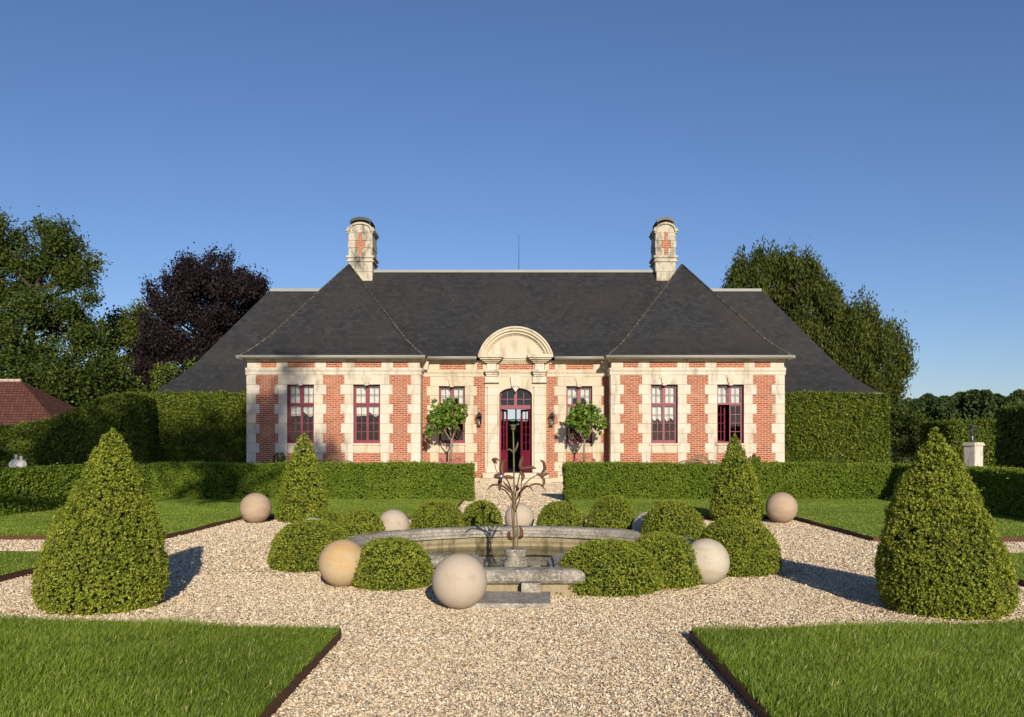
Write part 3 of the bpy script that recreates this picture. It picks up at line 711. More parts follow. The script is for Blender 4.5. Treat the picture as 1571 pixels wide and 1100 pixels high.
for k in range(33):
    an = a0 + (math.pi - 2 * a0) * k / 32; pts.append(((PR - .3) * math.cos(an), PZ + (PR - .3) * math.sin(an)))
pd.prism(pts, YR - .20, YR + .3, .3)
pd.box(-.50, .50, YR - .20, YR + .3, 5.10, 5.25, .2); pd.box(-.55, .55, YR - .14, YR + .3, 5.03, 5.10, .2)
pd.build('pediment', m_lime_warm, house)

# windows
def make_window(c, yf, first):
    """local frame: origin at the middle of the opening's foot on the wall face"""
    o = (c, yf, OZ0)
    fr = MB(); h = OZ1 - OZ0; y0, y1 = .17, .25; zt = h * .66
    fr.box(-OW, -OW + .05, y0, y1, 0, h); fr.box(OW - .05, OW, y0, y1, 0, h); fr.box(-OW + .05, OW - .05, y0, y1, h - .045, h); fr.box(-OW + .05, OW - .05, y0 - .02, y1, 0, .065)
    fr.box(-OW + .05, OW - .05, y0 - .03, y1, zt, zt + .075); fr.box(-.045, .045, y0 - .015, y1, zt + .075, h - .045)
    for sg in (-1, 1):
        a_, b_ = .045, OW - .05
        fr.box(sg * (a_ + .001), sg * (a_ + .035), y0 + .02, y1 - .01, zt + .075, h - .045); fr.box(sg * b_, sg * (b_ - .03), y0 + .02, y1 - .01, zt + .077, h - .047)
        m_ = (a_ + b_) / 2; zm = (zt + .075 + h - .045) / 2
        fr.box(sg * (m_ - .011), sg * (m_ + .011), y0 + .025, y1 - .02, zt + .075, h - .045); fr.box(sg * (a_ + .035), sg * (b_ - .03), y0 + .027, y1 - .022, zm - .011, zm + .011)
    win = fr.build('window', m_paint, house, o, local=True)
    MB().box(-OW - .06, OW + .06, -.075, .16, -.075, -.003, .4).build('sill', m_lime_warm, win, (c, yf, OZ0), local=True)
    MB().box(-OW + .02, OW - .02, -.035, .06, -.385, -.08, .7).build('sill_block', m_lime_warm, win, (c, yf, OZ0), local=True)
    return win
def make_casement(sg, win, c, yf, ang=0):
    """one glazed leaf, hinged at its outer edge"""
    h = (OZ1 - OZ0) * .66; wd = OW - .05; cs = MB()
    cs.box(0, .04, 0, .04, .065, h); cs.box(wd - .043, wd - .001, -.012, .04, .065, h); cs.box(.04, wd - .043, 0, .04, .065, .125); cs.box(.04, wd - .043, 0, .04, h - .045, h)
    m_ = wd / 2; cs.box(m_ - .011, m_ + .011, .005, .03, .125, h - .045)
    for k in (1, 2, 3):
        z = .125 + (h - .17) * k / 4; cs.box(.04, wd - .043, .007, .028, z - .011, z + .011)
    hx = c - sg * 0 + (OW - .05) * sg
    if sg > 0: cs.v = [(-x, y, z) for x, y, z in cs.v]; cs.f = [tuple(reversed(f_)) for f_ in cs.f]
    o = cs.build('casement', m_paint, win, (hx, yf + .19, OZ0), local=True); o.rotation_euler.z = ang
    p_ = MB().box(.04 * -sg, (wd - .04) * -sg, .013, .017, .12, h - .04); pn = p_.build('glass', m_glass, o, None, local=True)
    return o
def curtain(win, c, yf, style):
    mb = MB(); h = OZ1 - OZ0; y = yf + .36
    def sheet(x0, x1, ztop, zfun, n=40, amp=.02):
        vs = []; fs = []
        for k in range(n + 1):
            x = x0 + (x1 - x0) * k / n; u = k / n
            for j in range(5):
                z = ztop + (zfun(u) - ztop) * j / 4
                vs.append((c + x, y + amp * math.sin(x * 55 + j * .3), OZ0 + z))
        for k in range(n):
            for j in range(4): fs.append((k * 5 + j, k * 5 + j + 1, (k + 1) * 5 + j + 1, (k + 1) * 5 + j))
        mb.add(vs, fs)
    if style == 'swag':
        sheet(-OW, -.02, h, lambda u: h * (.46 + .07 * (2 * u - 1) ** 2 - .02 * math.sin(u * 9)), 36); sheet(.02, OW, h, lambda u: h * (.47 + .07 * (2 * u - 1) ** 2 + .015 * math.sin(u * 8)), 36)
    elif style == 'blind':
        sheet(-OW, OW, h, lambda u: h * (.40 + .025 * math.sin(u * 26) + .03 * (2 * u - 1) ** 2), 50, .008)
    elif style == 'short':
        sheet(-OW, OW, h, lambda u: h * .68 + .02 * math.sin(u * 20), 50, .01)
    else:
        sheet(-OW, -.25, h, lambda u: h * (.28 + .5 * u), 30, .03); sheet(.25, OW, h, lambda u: h * (.78 - .5 * u), 30, .03); sheet(-.3, .3, h, lambda u: h * .80, 30, .02)
    return mb.build('curtain', m_curtain, win, (c, yf, OZ0), smooth=True)
styles = ['swag', 'swag', 'drape', 'drape', 'blind', 'short']
for k, (c, yf) in enumerate(WINS):
    wdw = make_window(c, yf, k == 0)
    for sg in (-1, 1):
        make_casement(sg, wdw, c, yf, (R(38) if (k == 5 and sg < 0) else 0))
    gp = MB().box(-OW + .05, OW - .05, .212, .216, (OZ1 - OZ0) * .66 + .07, OZ1 - OZ0 - .04); gp.build('glass', m_glass, wdw, None, local=True)
    curtain(wdw, c, yf, styles[k])
bpy.context.view_layer.update()

# front door
DY = YR + .26
dr = MB(); dz0 = .39
for sg in (-1, 1): dr.box(sg * DW, sg * (DW - .06), DY, DY + .09, dz0, AZ0 + .02)
arch_in = [(x * (1 - .075 / DW), AZ0 + (z - AZ0) * .86 - .01) for x, z in arch]
for k in range(N):
    (xa, za), (xb, zb) = arch[k], arch[k + 1]; (ia, ja), (ib, jb) = arch_in[k], arch_in[k + 1]
    dr.add([(xa, DY, za + .01), (xb, DY, zb + .01), (ib, DY, jb), (ia, DY, ja), (xa, DY + .09, za + .01), (xb, DY + .09, zb + .01), (ib, DY + .09, jb), (ia, DY + .09, ja)], [(0, 1, 2, 3), (3, 2, 6, 7), (5, 4, 7, 6)])
dr.box(-DW + .06, DW - .06, DY - .03, DY + .10, 3.03, 3.15)
dr.box(-.06, .06, DY - .015, DY + .08, 3.15, 3.86); 
for x in (-.34, .34): dr.box(x - .012, x + .012, DY + .02, DY + .06, 3.15, 3.80)
dr.box(-DW + .06, DW - .06, DY + .022, DY + .058, 3.43, 3.455)
dr.box(-DW + .06, DW - .06, DY + .01, DY + .07, 3.155, 3.19)
door = dr.build('door', m_paint, house)
pts = [(x * .95, z - .02) for x, z in arch[::-1]]
MB().prism([(-DW * .93, 3.14)] + [(x * .95, z - .03) for x, z in arch] + [(DW * .93, 3.14)], DY + .038, DY + .042).build('fanlight_glass', m_glass, door)
for sg, ang in ((-1, R(62)), (1, R(-48))):
    lf = MB(); W = .61; zz = 3.02 - dz0
    lf.box(0, .07, 0, .045, .01, zz); lf.box(W - .08, W, 0, .045, .01, zz); lf.box(.07, W - .08, 0, .045, .01, .16); lf.box(.07, W - .08, 0, .045, zz - .09, zz); lf.box(.07, W - .08, 0, .045, .80, .92)
    lf.box(.07, W - .08, .012, .033, .16, .80); lf.box(.13, W - .14, .003, .013, .24, .72)
    lf.box(W * .5 - .012, W * .5 + .012, .008, .037, .92, zz - .09)
    for k in range(1, 5): lf.box(.07, W - .08, .010, .035, .92 + (zz - 1.01) * k / 5 - .011, .92 + (zz - 1.01) * k / 5 + .011)
    if sg > 0: lf.v = [(-x, y, z) for x, y, z in lf.v]; lf.f = [tuple(reversed(f_)) for f_ in lf.f]
    o = lf.build('door_leaf', m_paint, door, (sg * (DW - .06), DY + .05, dz0), local=True); o.rotation_euler.z = ang
# interior shell, rear wall with a glazed opening, floor
it = MB(); it.box(-XI, -.7, 44.0, 44.4, 0, 5.0); it.box(.7, XI, 44.0, 44.4, 0, 5.0); it.box(-.7, .7, 44.0, 44.4, 3.4, 5.0); it.box(-.7, .7, 44.0, 44.4, 0, .36)
it.build('rear_wall', m_brick, house)
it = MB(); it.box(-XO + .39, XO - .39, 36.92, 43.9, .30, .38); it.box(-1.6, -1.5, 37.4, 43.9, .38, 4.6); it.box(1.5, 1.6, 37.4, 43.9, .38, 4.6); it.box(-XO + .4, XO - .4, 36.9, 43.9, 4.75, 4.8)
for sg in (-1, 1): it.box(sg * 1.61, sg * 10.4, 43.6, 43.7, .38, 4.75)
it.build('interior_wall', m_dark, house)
bk = MB()
for x in (-.68, -.02, .62): bk.box(x, x + .07, 44.1, 44.16, .38, 3.4)
for z in (.38, 1.1, 1.7, 2.3, 2.75, 3.3): bk.box(-.61, -.02, 44.1, 44.15, z, z + .05); bk.box(.05, .62, 44.1, 44.15, z, z + .05)
bk.build('rear_door', m_paint, house)
st = MB(); st.box(-1.34, 1.34, 35.75, YR - .02, .19, .385, .3); st.box(-1.44, 1.44, 35.2, 36.4, .0, .188, .6)
st.build('doorstep', m_lime_warm, house)
for sg in (-1, 1):
    pl = MB(); pl.box(sg * 1.35, sg * 3.84, YR - .045, YR + .05, 0, .17, .5); pl.box(sg * 3.9, sg * 10.9, YP - .045, YP + .05, 0, .17, .5)
    pl.build('plinth', m_lime_warm, house)

# roofs
def hip_roof(mb, x0, x1, y0, y1, prof):
    rings = []
    for d, z in prof[:-1]: rings.append([(x0 + d, y0 + d, z), (x1 - d, y0 + d, z), (x1 - d, y1 - d, z), (x0 + d, y1 - d, z)])
    D, zt = prof[-1]
    if (x1 - x0) >= (y1 - y0): A, B = (x0 + D, (y0 + y1) / 2, zt), (x1 - D, (y0 + y1) / 2, zt); longx = True
    else: A, B = ((x0 + x1) / 2, y0 + D, zt), ((x0 + x1) / 2, y1 - D, zt); longx = False
    vs = [p_ for r in rings for p_ in r] + [A, B]; n = len(rings); fs = [(3, 2, 1, 0)]
    for i in range(n - 1):
        for k in range(4): fs.append((4 * i + k, 4 * i + (k + 1) % 4, 4 * i + 4 + (k + 1) % 4, 4 * i + 4 + k))
    b = 4 * (n - 1); a_, c_ = 4 * n, 4 * n + 1
    if longx: fs += [(b, b + 1, c_, a_), (b + 1, b + 2, c_), (b + 2, b + 3, a_, c_), (b + 3, b, a_)]
    else: fs += [(b, b + 1, a_), (b + 1, b + 2, c_, a_), (b + 2, b + 3, c_), (b + 3, b, a_, c_)]
    mb.add(vs, fs); return rings, A, B
ZE = 5.05
def prof(run, ze, zt, fl=.24): return [(0, ze), (run * fl * .5, ze + (zt - ze) * fl * .36), (run * fl, ze + (zt - ze) * fl * .78), (run, zt)]
for sg in (-1, 1):
    x0, x1 = sorted((sg * 3.62, sg * 11.06)); mb = MB()
    rg, A, B = hip_roof(mb, x0, x1, 35.08, 44.92, prof(3.72, ZE, 9.48)); rf = mb.build('roof', m_slate, house)
    h_ = MB()
    for k in (0, 1): h_.tube([Vector(r[k]) + Vector((0, 0, .01)) for r in rg] + [Vector(A) + Vector((0, 0, .0))], .045, 6)
    h_.build('hip_ridge', m_moss, rf, smooth=True)
mb = MB(); y0, y1, ym = 36.02, 44.5, 40.25; zt = 9.45; X_ = 7.34
pr = prof(ym - y0, ZE + .04, zt)
def zroof(d):
    for (d0, z0), (d1, z1) in zip(pr[:-1], pr[1:]):
        if d <= d1: return z0 + (z1 - z0) * (d - d0) / (d1 - d0)
for xa_, xb_, dcut in ((-X_, -1.5, 0), (-1.5, 1.5, .72), (1.5, X_, 0)):
    pp = [(dcut, zroof(dcut))] + [q_ for q_ in pr if q_[0] > dcut]; m_ = len(pp)
    mb.add([(x, y0 + d, z) for x in (xa_, xb_) for d, z in pp], [(i + m_, i + m_ + 1, i + 1, i)[::-1] for i in range(m_ - 1)])
mb.add([(-X_, ym, zt), (X_, ym, zt), (X_, y1, ZE), (-X_, y1, ZE)], [(0, 1, 2, 3)])
mr = mb.build('roof', m_slate, house)
MB().box(-6.5, 6.5, ym - .09, ym + .09, zt - .05, zt + .07).build('ridge_cap', m_zinc, mr)
mb = MB(); hip_roof(mb, -15.75, 15.75, 38.0, 46.0, prof(4.0, 3.74, 8.90, .34)); wr = mb.build('roof', m_slate, house)
for sg in (-1, 1): MB().box(sg * 8.0, sg * 11.72, 41.92, 42.08, 8.84, 8.97).build('ridge_cap', m_zinc, wr)
for sg in (-1, 1):
    ww = MB(); ww.box(sg * 10.9, sg * 15.5, 38.25, 38.55, 0, 3.74); ww.box(sg * 15.2, sg * 15.5, 38.56, 45.8, 0, 3.74); ww.box(sg * 3.9, sg * 15.5, 45.5, 45.8, 0, 3.74)
    ww.build('wall', m_brick, house)
# gutters
def half_gutter(name, pts, r=.062):
    mb = MB(); mb.tube(pts, r, 12); return mb.build(name, m_zinc, house, smooth=True)
for sg in (-1, 1):
    half_gutter('gutter', [(sg * 3.60, 35.05, ZE + .005), (sg * 11.12, 35.05, ZE + .005)])
    half_gutter('gutter', [(sg * 3.60, 36.0, ZE + .05), (sg * 1.60, 36.0, ZE + .05)])
    half_gutter('gutter', [(sg * 11.0, 37.97, 3.72), (sg * 15.85, 37.97, 3.72)], .065)
    half_gutter('gutter', [(sg * 11.08, 35.0, ZE - .01), (sg * 11.10, 38.5, ZE - .01)])
    fa = MB(); fa.box(sg * 3.66, sg * 11.0, 35.10, YP - .076, 5.0, 5.045, .5); fa.box(sg * 10.9, sg * 11.02, YP, 38.3, 5.0, 5.045); fa.box(sg * 3.86, sg * 3.66, YP - .07, YR - .2, 5.0, 5.045)
    fa.build('soffit', m_lime_warm, house)
    fa = MB(); fa.box(sg * 1.62, sg * 3.64, 36.04, YR - .08, 5.03, 5.075, .5); fa.build('soffit', m_lime_warm, house)
    dp = MB(); dp.tube([(sg * 10.98, 35.95, 5.0), (sg * 10.98, 36.0, 4.7), (sg * 10.93, 36.05, 4.4), (sg * 10.92, 36.05, .1)], .045, 8); dp.build('downpipe', m_zinc, house, smooth=True)
# scroll consoles where the pavilions' cornice turns into the recess
for sg in (-1, 1):
    c_ = MB(); x = sg * (XI - .12)
    c_.prism([(x - .20, 5.0), (x - .17, 4.80), (x - .08, 4.66), (x + .10, 4.60), (x + .14, 4.75), (x + .16, 5.0)], YR - .32, YR - .02, .8)
    c_.build('corner_console', m_lime_warm, house)
# lightning rod
MB().tube([(.15, ym, zt), (.15, ym, zt + 1.7)], [.016, .008], 6).build('lightning_rod', m_iron, house)
# chimneys
for sg, xa, xb in ((-1, -7.55, -6.48), (1, 6.33, 7.24)):
    y0, y1 = 39.80, 41.05; w_ = xb - xa; cx_ = (xa + xb) / 2; ch = MB()
    ch.box(xa + .05, xb, y0, y1, 8.3, 9.36); ch.box(xa, xb, y0 - .008, y1, 9.37, 9.80)
    for o_, z0, z1 in ((.07, 9.81, 9.88), (.03, 9.89, 9.98), (.09, 9.99, 10.08)): ch.box(xa - o_, xb + o_, y0 - o_, y1 + o_, z0, z1)
    for j, (z0, z1) in enumerate(((10.09, 10.42), (10.44, 10.76), (10.78, 11.12))):
        bw = .22 if j == 1 else .085; o_ = .02 if j == 1 else 0
        ch.box(xa - o_, cx_ - bw, y0 - .02 - o_, y1 + o_, z0, z1); ch.box(cx_ + bw, xb + o_, y0 - .02 - o_, y1 + o_, z0, z1)
    n = 14; hw = w_ / 2; ar = [(cx_ + hw * math.cos(math.pi * k / n), 11.20 + .34 * math.sin(math.pi * k / n)) for k in range(n + 1)]
    ch.prism([(cx_ + hw, 11.13)] + ar + [(cx_ - hw, 11.13)], y0 - .01, y1)
    part = ch.build('chimney', m_chim_st, house)
    MB().box(cx_ - w_ * .3, cx_ + w_ * .3, y0 + .015, y1 - .1, 10.09, 11.12).build('brick_panel', m_brick, part)
    cc = MB(); ar2 = [(cx_ + (hw + .02) * math.cos(math.pi * k / n), 11.22 + .37 * math.sin(math.pi * k / n)) for k in range(n + 1)]
    for k in range(n):
        (a0_, b0_), (a1_, b1_) = ar2[k], ar2[k + 1]; (c0_, d0_), (c1_, d1_) = [(cx_ + (p_[0] - cx_) * .84, 11.22 + (p_[1] - 11.22) * .78) for p_ in (ar2[k], ar2[k + 1])]
        cc.add([(c0_, y0 - .09, d0_), (a0_, y0 - .09, b0_), (a1_, y0 - .09, b1_), (c1_, y0 - .09, d1_), (c0_, y0, d0_), (a0_, y1 + .05, b0_), (a1_, y1 + .05, b1_), (c1_, y0, d1_)], [(0, 1, 2, 3), (1, 5, 6, 2), (0, 3, 7, 4)], .7)
    for s2 in (-1, 1):
        cc.box(cx_ + s2 * hw * .88, cx_ + s2 * (hw + .10), y0 - .10, y1 + .08, 11.18, 11.27, .8); cc.box(cx_ + s2 * hw * .92, cx_ + s2 * (hw + .05), y0 - .06, y1 + .05, 11.10, 11.178, .8)
        cc.box(cx_ + s2 * hw * .96, cx_ + s2 * (hw + .06), y0 - .05, y1 + .03, 11.272, 11.36, .8)
    cc.build('cornice', m_chim_st, part)
    cp = MB(); n = 12
    ar3 = [(cx_ + (hw - .06) * math.cos(.55 + (math.pi - 1.1) * k / n) * 1.18, 11.52 + .32 * math.sin(.55 + (math.pi - 1.1) * k / n)) for k in range(n + 1)]
    for k in range(n):
        (a0_, b0_), (a1_, b1_) = ar3[k], ar3[k + 1]
        cp.add([(a0_, y0 - .02, b0_), (a1_, y0 - .02, b1_), (a1_, y1 - .05, b1_), (a0_, y1 - .05, b0_), (a0_, y0 - .02, b0_ - .13), (a1_, y0 - .02, b1_ - .13), (a1_, y1 - .05, b1_ - .13), (a0_, y1 - .05, b0_ - .13)],
               [(0, 1, 2, 3), (4, 7, 6, 5), (0, 4, 5, 1), (3, 2, 6, 7)])
    for s2 in (-1, 1):
        for yy in (y0 + .04, y1 - .2): cp.tube([(cx_ + s2 * (hw - .13), yy, 11.35), (cx_ + s2 * (hw - .10), yy, 11.68)], .03, 5)
    cp.build('metal_cowl', m_iron, part)

# ------------------------------------------------------------------ wall lanterns
def lantern_at(x, y, z, label, group='black lanterns beside the door'):
    """bracket lantern; z is the foot of the glass body"""
    o = empty('wall_lantern', (x, y, z), label, 'lantern', group)
    fr = MB(); w0, w1, h = .065, .10, .34
    for a_ in (-1, 1):
        for b_ in (-1, 1): fr.tube([(a_ * w0, b_ * w0, 0), (a_ * w1, b_ * w1, h)], .010, 4)
    fr.box(-w0 - .012, w0 + .012, -w0 - .012, w0 + .012, -.03, 0); fr.box(-w1 - .015, w1 + .015, -w1 - .015, w1 + .015, h, h + .02)
    fr.build('frame', m_iron, o, local=True)
    rf = MB(); rf.add([(-.115, -.115, h + .021), (.115, -.115, h + .021), (.115, .115, h + .021), (-.115, .115, h + .021), (-.05, -.05, h + .11), (.05, -.05, h + .11), (.05, .05, h + .11), (-.05, .05, h + .11)],
                      [(0, 1, 5, 4), (1, 2, 6, 5), (2, 3, 7, 6), (3, 0, 4, 7), (4, 5, 6, 7), (3, 2, 1, 0)]); rf.box(-.06, .06, -.06, .06, h + .112, h + .15)
    rf.build('cap', m_iron, o, local=True)
    gl_ = MB(); v = []
    gl_.add([(-w0, -w0, .002), (w0, -w0, .002), (w0, w0, .002), (-w0, w0, .002), (-w1, -w1, h - .002), (w1, -w1, h - .002), (w1, w1, h - .002), (-w1, w1, h - .002)], [(0, 1, 5, 4), (1, 2, 6, 5), (2, 3, 7, 6), (3, 0, 4, 7)])
    gl_.build('glass', m_glass, o, local=True)
    MB().tube([(0, 0, 0), (0, 0, .13)], .014, 8).build('candle', m_curtain, o, local=True)
    return o
for sg, lb in ((-1, 'small black lantern on the wall left of the door'), (1, 'small black lantern on the wall right of the door')):
    o = lantern_at(sg * 1.50, YR - .24, 2.38, lb)
    b_ = MB(); b_.box(-.035, .035, .215, .235, .05, .32); b_.tube([(0, .22, .12), (0, .14, .05), (0, .06, -.02)], .011, 6); b_.build('bracket', m_iron, o, local=True)

# ------------------------------------------------------------------ planters with small trees
def planter(x, y, label):
    o = empty('planter_box', (x, y, 0), label, 'planter', 'pink wooden planters by the door', 0)
    b_ = MB(); w = .36
    for k in range(7):
        xx = -w + .04 + (2 * w - .08) * k / 7
        for yy in (-w, w): b_.box(xx + .004, xx + (2 * w - .08) / 7 - .004, yy - .012, yy + .012, .12, .80)
        for x2 in (-w, w): b_.box(x2 - .012, x2 + .012, xx + .004, xx + (2 * w - .08) / 7 - .004, .12, .80)
    b_.build('panel', m_planter, o, local=True)
    for z in (.14, .78):
        r_ = MB()
        for yy in (-w, w): r_.box(-w + .04, w - .04, yy - .022, yy + .022, z, z + .075)
        for x2 in (-w, w): r_.box(x2 - .022, x2 + .022, -w + .04, w - .04, z, z + .075)
        r_.build('rim', m_planter, o, local=True)
    for a_ in (-1, 1):
        for c_ in (-1, 1):
            p_ = MB(); p_.box(a_ * w - .04, a_ * w + .04, c_ * w - .04, c_ * w + .04, 0, .88); p_.ball((a_ * w, c_ * w, .945), .052, 8); p_.build('corner_post', m_planter, o, local=True)
    MB().box(-w + .015, w - .015, -w + .015, w - .015, .1, .76).build('soil', m_core, o, local=True)
def potted_tree(x, y, label, lobes, stems):
    root = empty('small_tree', (x, y, .76), label, 'tree', 'small trees in pink planters')
    t = MB()
    for st_ in stems: t.tube([(wx(a_, y + c_), y + c_, wz(b_, y + c_)) for a_, b_, c_ in st_[0]], st_[1], 8)
    t.build('trunk', m_palebark, root, smooth=True)
    Vs = []; Ts = []
    for px, py, r, dy in lobes:
        rr = r * y / F; c = np.array([wx(px, y + dy), y + dy, wz(py, y + dy)])
        n = int(34 * (rr / .35) ** 2); d = unit(rs.normal(size=(n, 3)) + np.array([0, -.1, .25])); pc = c + d * rr * (rs.random(n) ** .35)[:, None]
        nl = 6; m = n * nl; cc = np.repeat(pc, nl, 0); dd = np.repeat(d, nl, 0)
        D = unit(rs.normal(size=(m, 3)) * .75 + dd * .6 + np.array([0, 0, -.55])); P_ = cc + D * .06
        N_ = unit(rs.normal(size=(m, 3)) * .45 + dd * .5 + np.array([0, -.3, .7])); sz = rs.uniform(.13, .25, m)
        Vs.append(leaf_quads(P_, D, N_, sz, sz * .44)); Ts.append(np.clip(rs.random(m) * .7 + .3 * np.repeat(rs.random(n), nl), 0, 1))
    foliage_obj('crown', np.vstack(Vs), np.concatenate(Ts), m_citrus, root, None, tuple(WL[root.name]))
PY_ = 34.9
planter(wx(691, PY_), PY_, 'pink slatted planter holding the small tree left of the door'); planter(wx(897, PY_), PY_, 'pink slatted planter holding the small tree right of the door')
potted_tree(wx(691, PY_), PY_, 'small forked tree in the planter left of the door',
  [(672, 624, 11, 0), (690, 621, 11, .2), (708, 628, 10, 0), (664, 640, 12, -.2), (682, 636, 13, .1), (703, 640, 12, -.1), (660, 655, 9, 0), (675, 653, 10, .3), (694, 650, 9, -.3), (712, 636, 6, .1), (657, 664, 6, .1), (689, 632, 14, -.2), (678, 644, 12, -.3)],
  [([(691, 712, 0), (692, 690, 0), (693, 672, 0)], [.055, .05, .042]), ([(692, 676, 0), (684, 664, -.1), (679, 650, -.2)], [.035, .026, .012]), ([(693, 674, 0), (699, 660, .05), (702, 645, 0)], [.035, .026, .012]), ([(692, 668, 0), (688, 655, .1), (690, 640, .1)], [.026, .02, .01])])
potted_tree(wx(897, PY_), PY_, 'small bushy tree in the planter right of the door',
  [(886, 629, 11, 0), (900, 625, 10, .2), (916, 630, 9, 0), (880, 641, 12, -.2), (897, 638, 14, .1), (915, 644, 12, -.1), (876, 648, 9, 0), (896, 652, 11, -.3), (918, 655, 10, .2), (908, 633, 12, -.3), (924, 650, 6, 0), (898, 662, 7, -.1)],
  [([(896, 714, 0), (896, 690, 0), (897, 674, 0)], [.05, .045, .04]), ([(897, 677, 0), (891, 667, -.1), (886, 655, -.1)], [.03, .024, .012]), ([(897, 676, 0), (904, 668, .05), (910, 656, 0)], [.03, .024, .012])])

# ------------------------------------------------------------------ benches with an arched slatted back
def bench(px, label):
    Yb = 34.75; o = empty('garden_bench', (wx(px, Yb), Yb, 0), label, 'bench', 'wooden benches against the house')
    s_ = MB()
    for k in range(5): s_.box(-.95, .95, -.25 + k * .10, -.17 + k * .10, .42, .445)
    s_.build('seat', m_teak, o, local=True)
    for a_ in (-.88, .88):
        for yy in (-.2, .2): MB().box(a_ - .035, a_ + .035, yy - .035, yy + .035, 0, .64 if yy < 0 else .80).build('leg', m_teak, o, local=True)
        MB().box(a_ - .05, a_ + .05, -.28, .24, .641, .675).build('armrest', m_teak, o, local=True)
    def top(x):
        ax = abs(x)
        return 1.13 - .30 * (ax / .46) ** 2 if ax < .44 else (.86 + .055 * math.cos((ax - .44) * 6))
    b_ = MB(); n = 40; xs = [-.88 + 1.76 * k / n for k in range(n + 1)]
    b_.tube([(x, .25, top(x)) for x in xs], .030, 6); b_.box(-.88, .88, .23, .27, .50, .55)
    b_.tube([(x, .25, top(x) - .085) for x in xs if abs(x) < .44], .018, 6)
    for k in range(15):
        x = -.77 + 1.54 * k / 14; b_.box(x - .013, x + .013, .24, .262, .55, top(x) - .02)
    for z in (.86, .96): b_.box(-.40 * (1 if z < .9 else .8), .40 * (1 if z < .9 else .8), .236, .256, z, z + .025)
    b_.build('backrest', m_teak, o, local=True)
bench(510, 'brown bench with arched slatted back between the left windows'); bench(1074, 'pale bench with arched slatted back between the right windows')

# ------------------------------------------------------------------ small flowering plants
def small_plant(px, py, Yb, r, label, mat2, h=.45):
    x = wx(px, Yb); zc = wz(py, Yb); n = 260
    d = unit(rs.normal(size=(n, 3))); P_ = np.array([x, Yb, zc]) + d * r * (rs.random(n) ** .4)[:, None]
    V1, T1 = sprigs(P_, d, 5, .06, .06, .8)
    o = empty('flowering_plant' if mat2 else 'leafy_plant', (x, Yb, 0), label, 'plant')
    foliage_obj('leaves', V1, T1, m_horn, o, None, tuple(WL[o.name]))
    MB().tube([(x, Yb, 0), (x, Yb, zc)], .02, 6).build('stem', m_bark, o)
    if mat2:
        P2 = np.array([x, Yb - .02, zc]) + unit(rs.normal(size=(50, 3)) + np.array([0, -1.4, .9])) * r * .8; V2, T2 = sprigs(P2, unit(rs.normal(size=(50, 3))), 5, .03, .05)
        foliage_obj('flowers', V2, T2, mat2, o, None, tuple(WL[o.name]))
small_plant(429, 704, 34.6, .24, 'white flowering plant behind the low hedge at the left window', m_flower)
small_plant(1157, 708, 34.6, .26, 'leafy plant behind the low hedge at the far right window', None)

# ------------------------------------------------------------------ fountain
fo = empty('fountain', (FX, FY, 0), 'round stone fountain basin with moulded grey coping and still water', 'fountain')
def basin_outline():
    """outer edge of the coping, counter-clockwise from the middle of the straight front bay"""
    P_ = [(x, 9.15) for x in np.linspace(0, .73, 5)] + [(.73, y) for y in (9.5, 9.85)]
    t0 = math.asin(.73 / 2.5); cyb = 11.9
    for k in range(25):
        t = t0 + (math.pi / 2 - t0) * k / 24; P_.append((2.5 * math.sin(t), cyb - 1.72 * math.cos(t)))
    for k in range(1, 33):
        t = math.pi / 2 * k / 32; P_.append((2.5 * math.cos(t), cyb + 2.25 * math.sin(t)))
    half = P_[1:-1]; return P_[:1] + half + [P_[-1]] + [(-x, y) for x, y in half[::-1]]
OUTL = np.array(basin_outline()); nO = len(OUTL)
def inset(d):
    """outline moved inwards by d with mitred corners"""
    out = []
    for i_ in range(nO):
        p0, p1, p2 = OUTL[i_ - 1], OUTL[i_], OUTL[(i_ + 1) % nO]
        a_ = (p1 - p0) / np.linalg.norm(p1 - p0); b_ = (p2 - p1) / np.linalg.norm(p2 - p1)
        na, nb = np.array([-a_[1], a_[0]]), np.array([-b_[1], b_[0]]); m_ = (na + nb); m_ /= np.linalg.norm(m_)
        out.append(p1 + m_ * d / max(m_.dot(na), .5))
    return np.array(out)
def sweep(mb, prf, i0, i1, closed=False, t=None, cap=True, sh=(0, 0)):
    """prf = [(distance inwards, z)]; i0..i1 vertex indices of the outline"""
    rng_ = [k % nO for k in range(i0, i1 + 1)]; L_ = {d: inset(d + sh[0]) for d in set(q_[0] for q_ in prf)}; m_ = len(prf)
    vs = [(L_[d][k][0], L_[d][k][1], z + sh[1]) for k in rng_ for d, z in prf]; n_ = len(rng_)
    fs = [(a_ * m_ + i_, (a_ + 1) * m_ + i_, (a_ + 1) * m_ + i_ + 1, a_ * m_ + i_ + 1) for a_ in range(n_ - 1) for i_ in range(m_ - 1)]
    if cap: fs += [tuple(range(m_ - 2, -1, -1)), tuple((n_ - 1) * m_ + i_ for i_ in range(m_ - 1))]
    mb.add(vs, fs, t)
wl = MB(); sweep(wl, [(.10, .13), (.08, -.02), (.08, -.5), (.28, -.5), (.28, .02), (.30, .06), (.30, .13)], 0, nO, t=.5, cap=False); wl.build('basin_wall', m_basin, fo)
cpn = MB(); CP = [(.08 + (d_ - .08) * .76 if d_ > .08 else d_, z_) for d_, z_ in [(.08, .13), (.03, .14), (.005, .17), (0, .21), (.015, .25), (.05, .275), (.12, .285), (.28, .285), (.33, .278), (.37, .262), (.37, .235), (.40, .228), (.435, .212), (.435, .185), (.415, .178), (.445, .165), (.445, .135), (.40, .128), (.08, .13)]]
cuts = [-4, 4, 6, 11, 16, 21, 26, 31, 36, 41, 46, 51, 56, 61, 66]
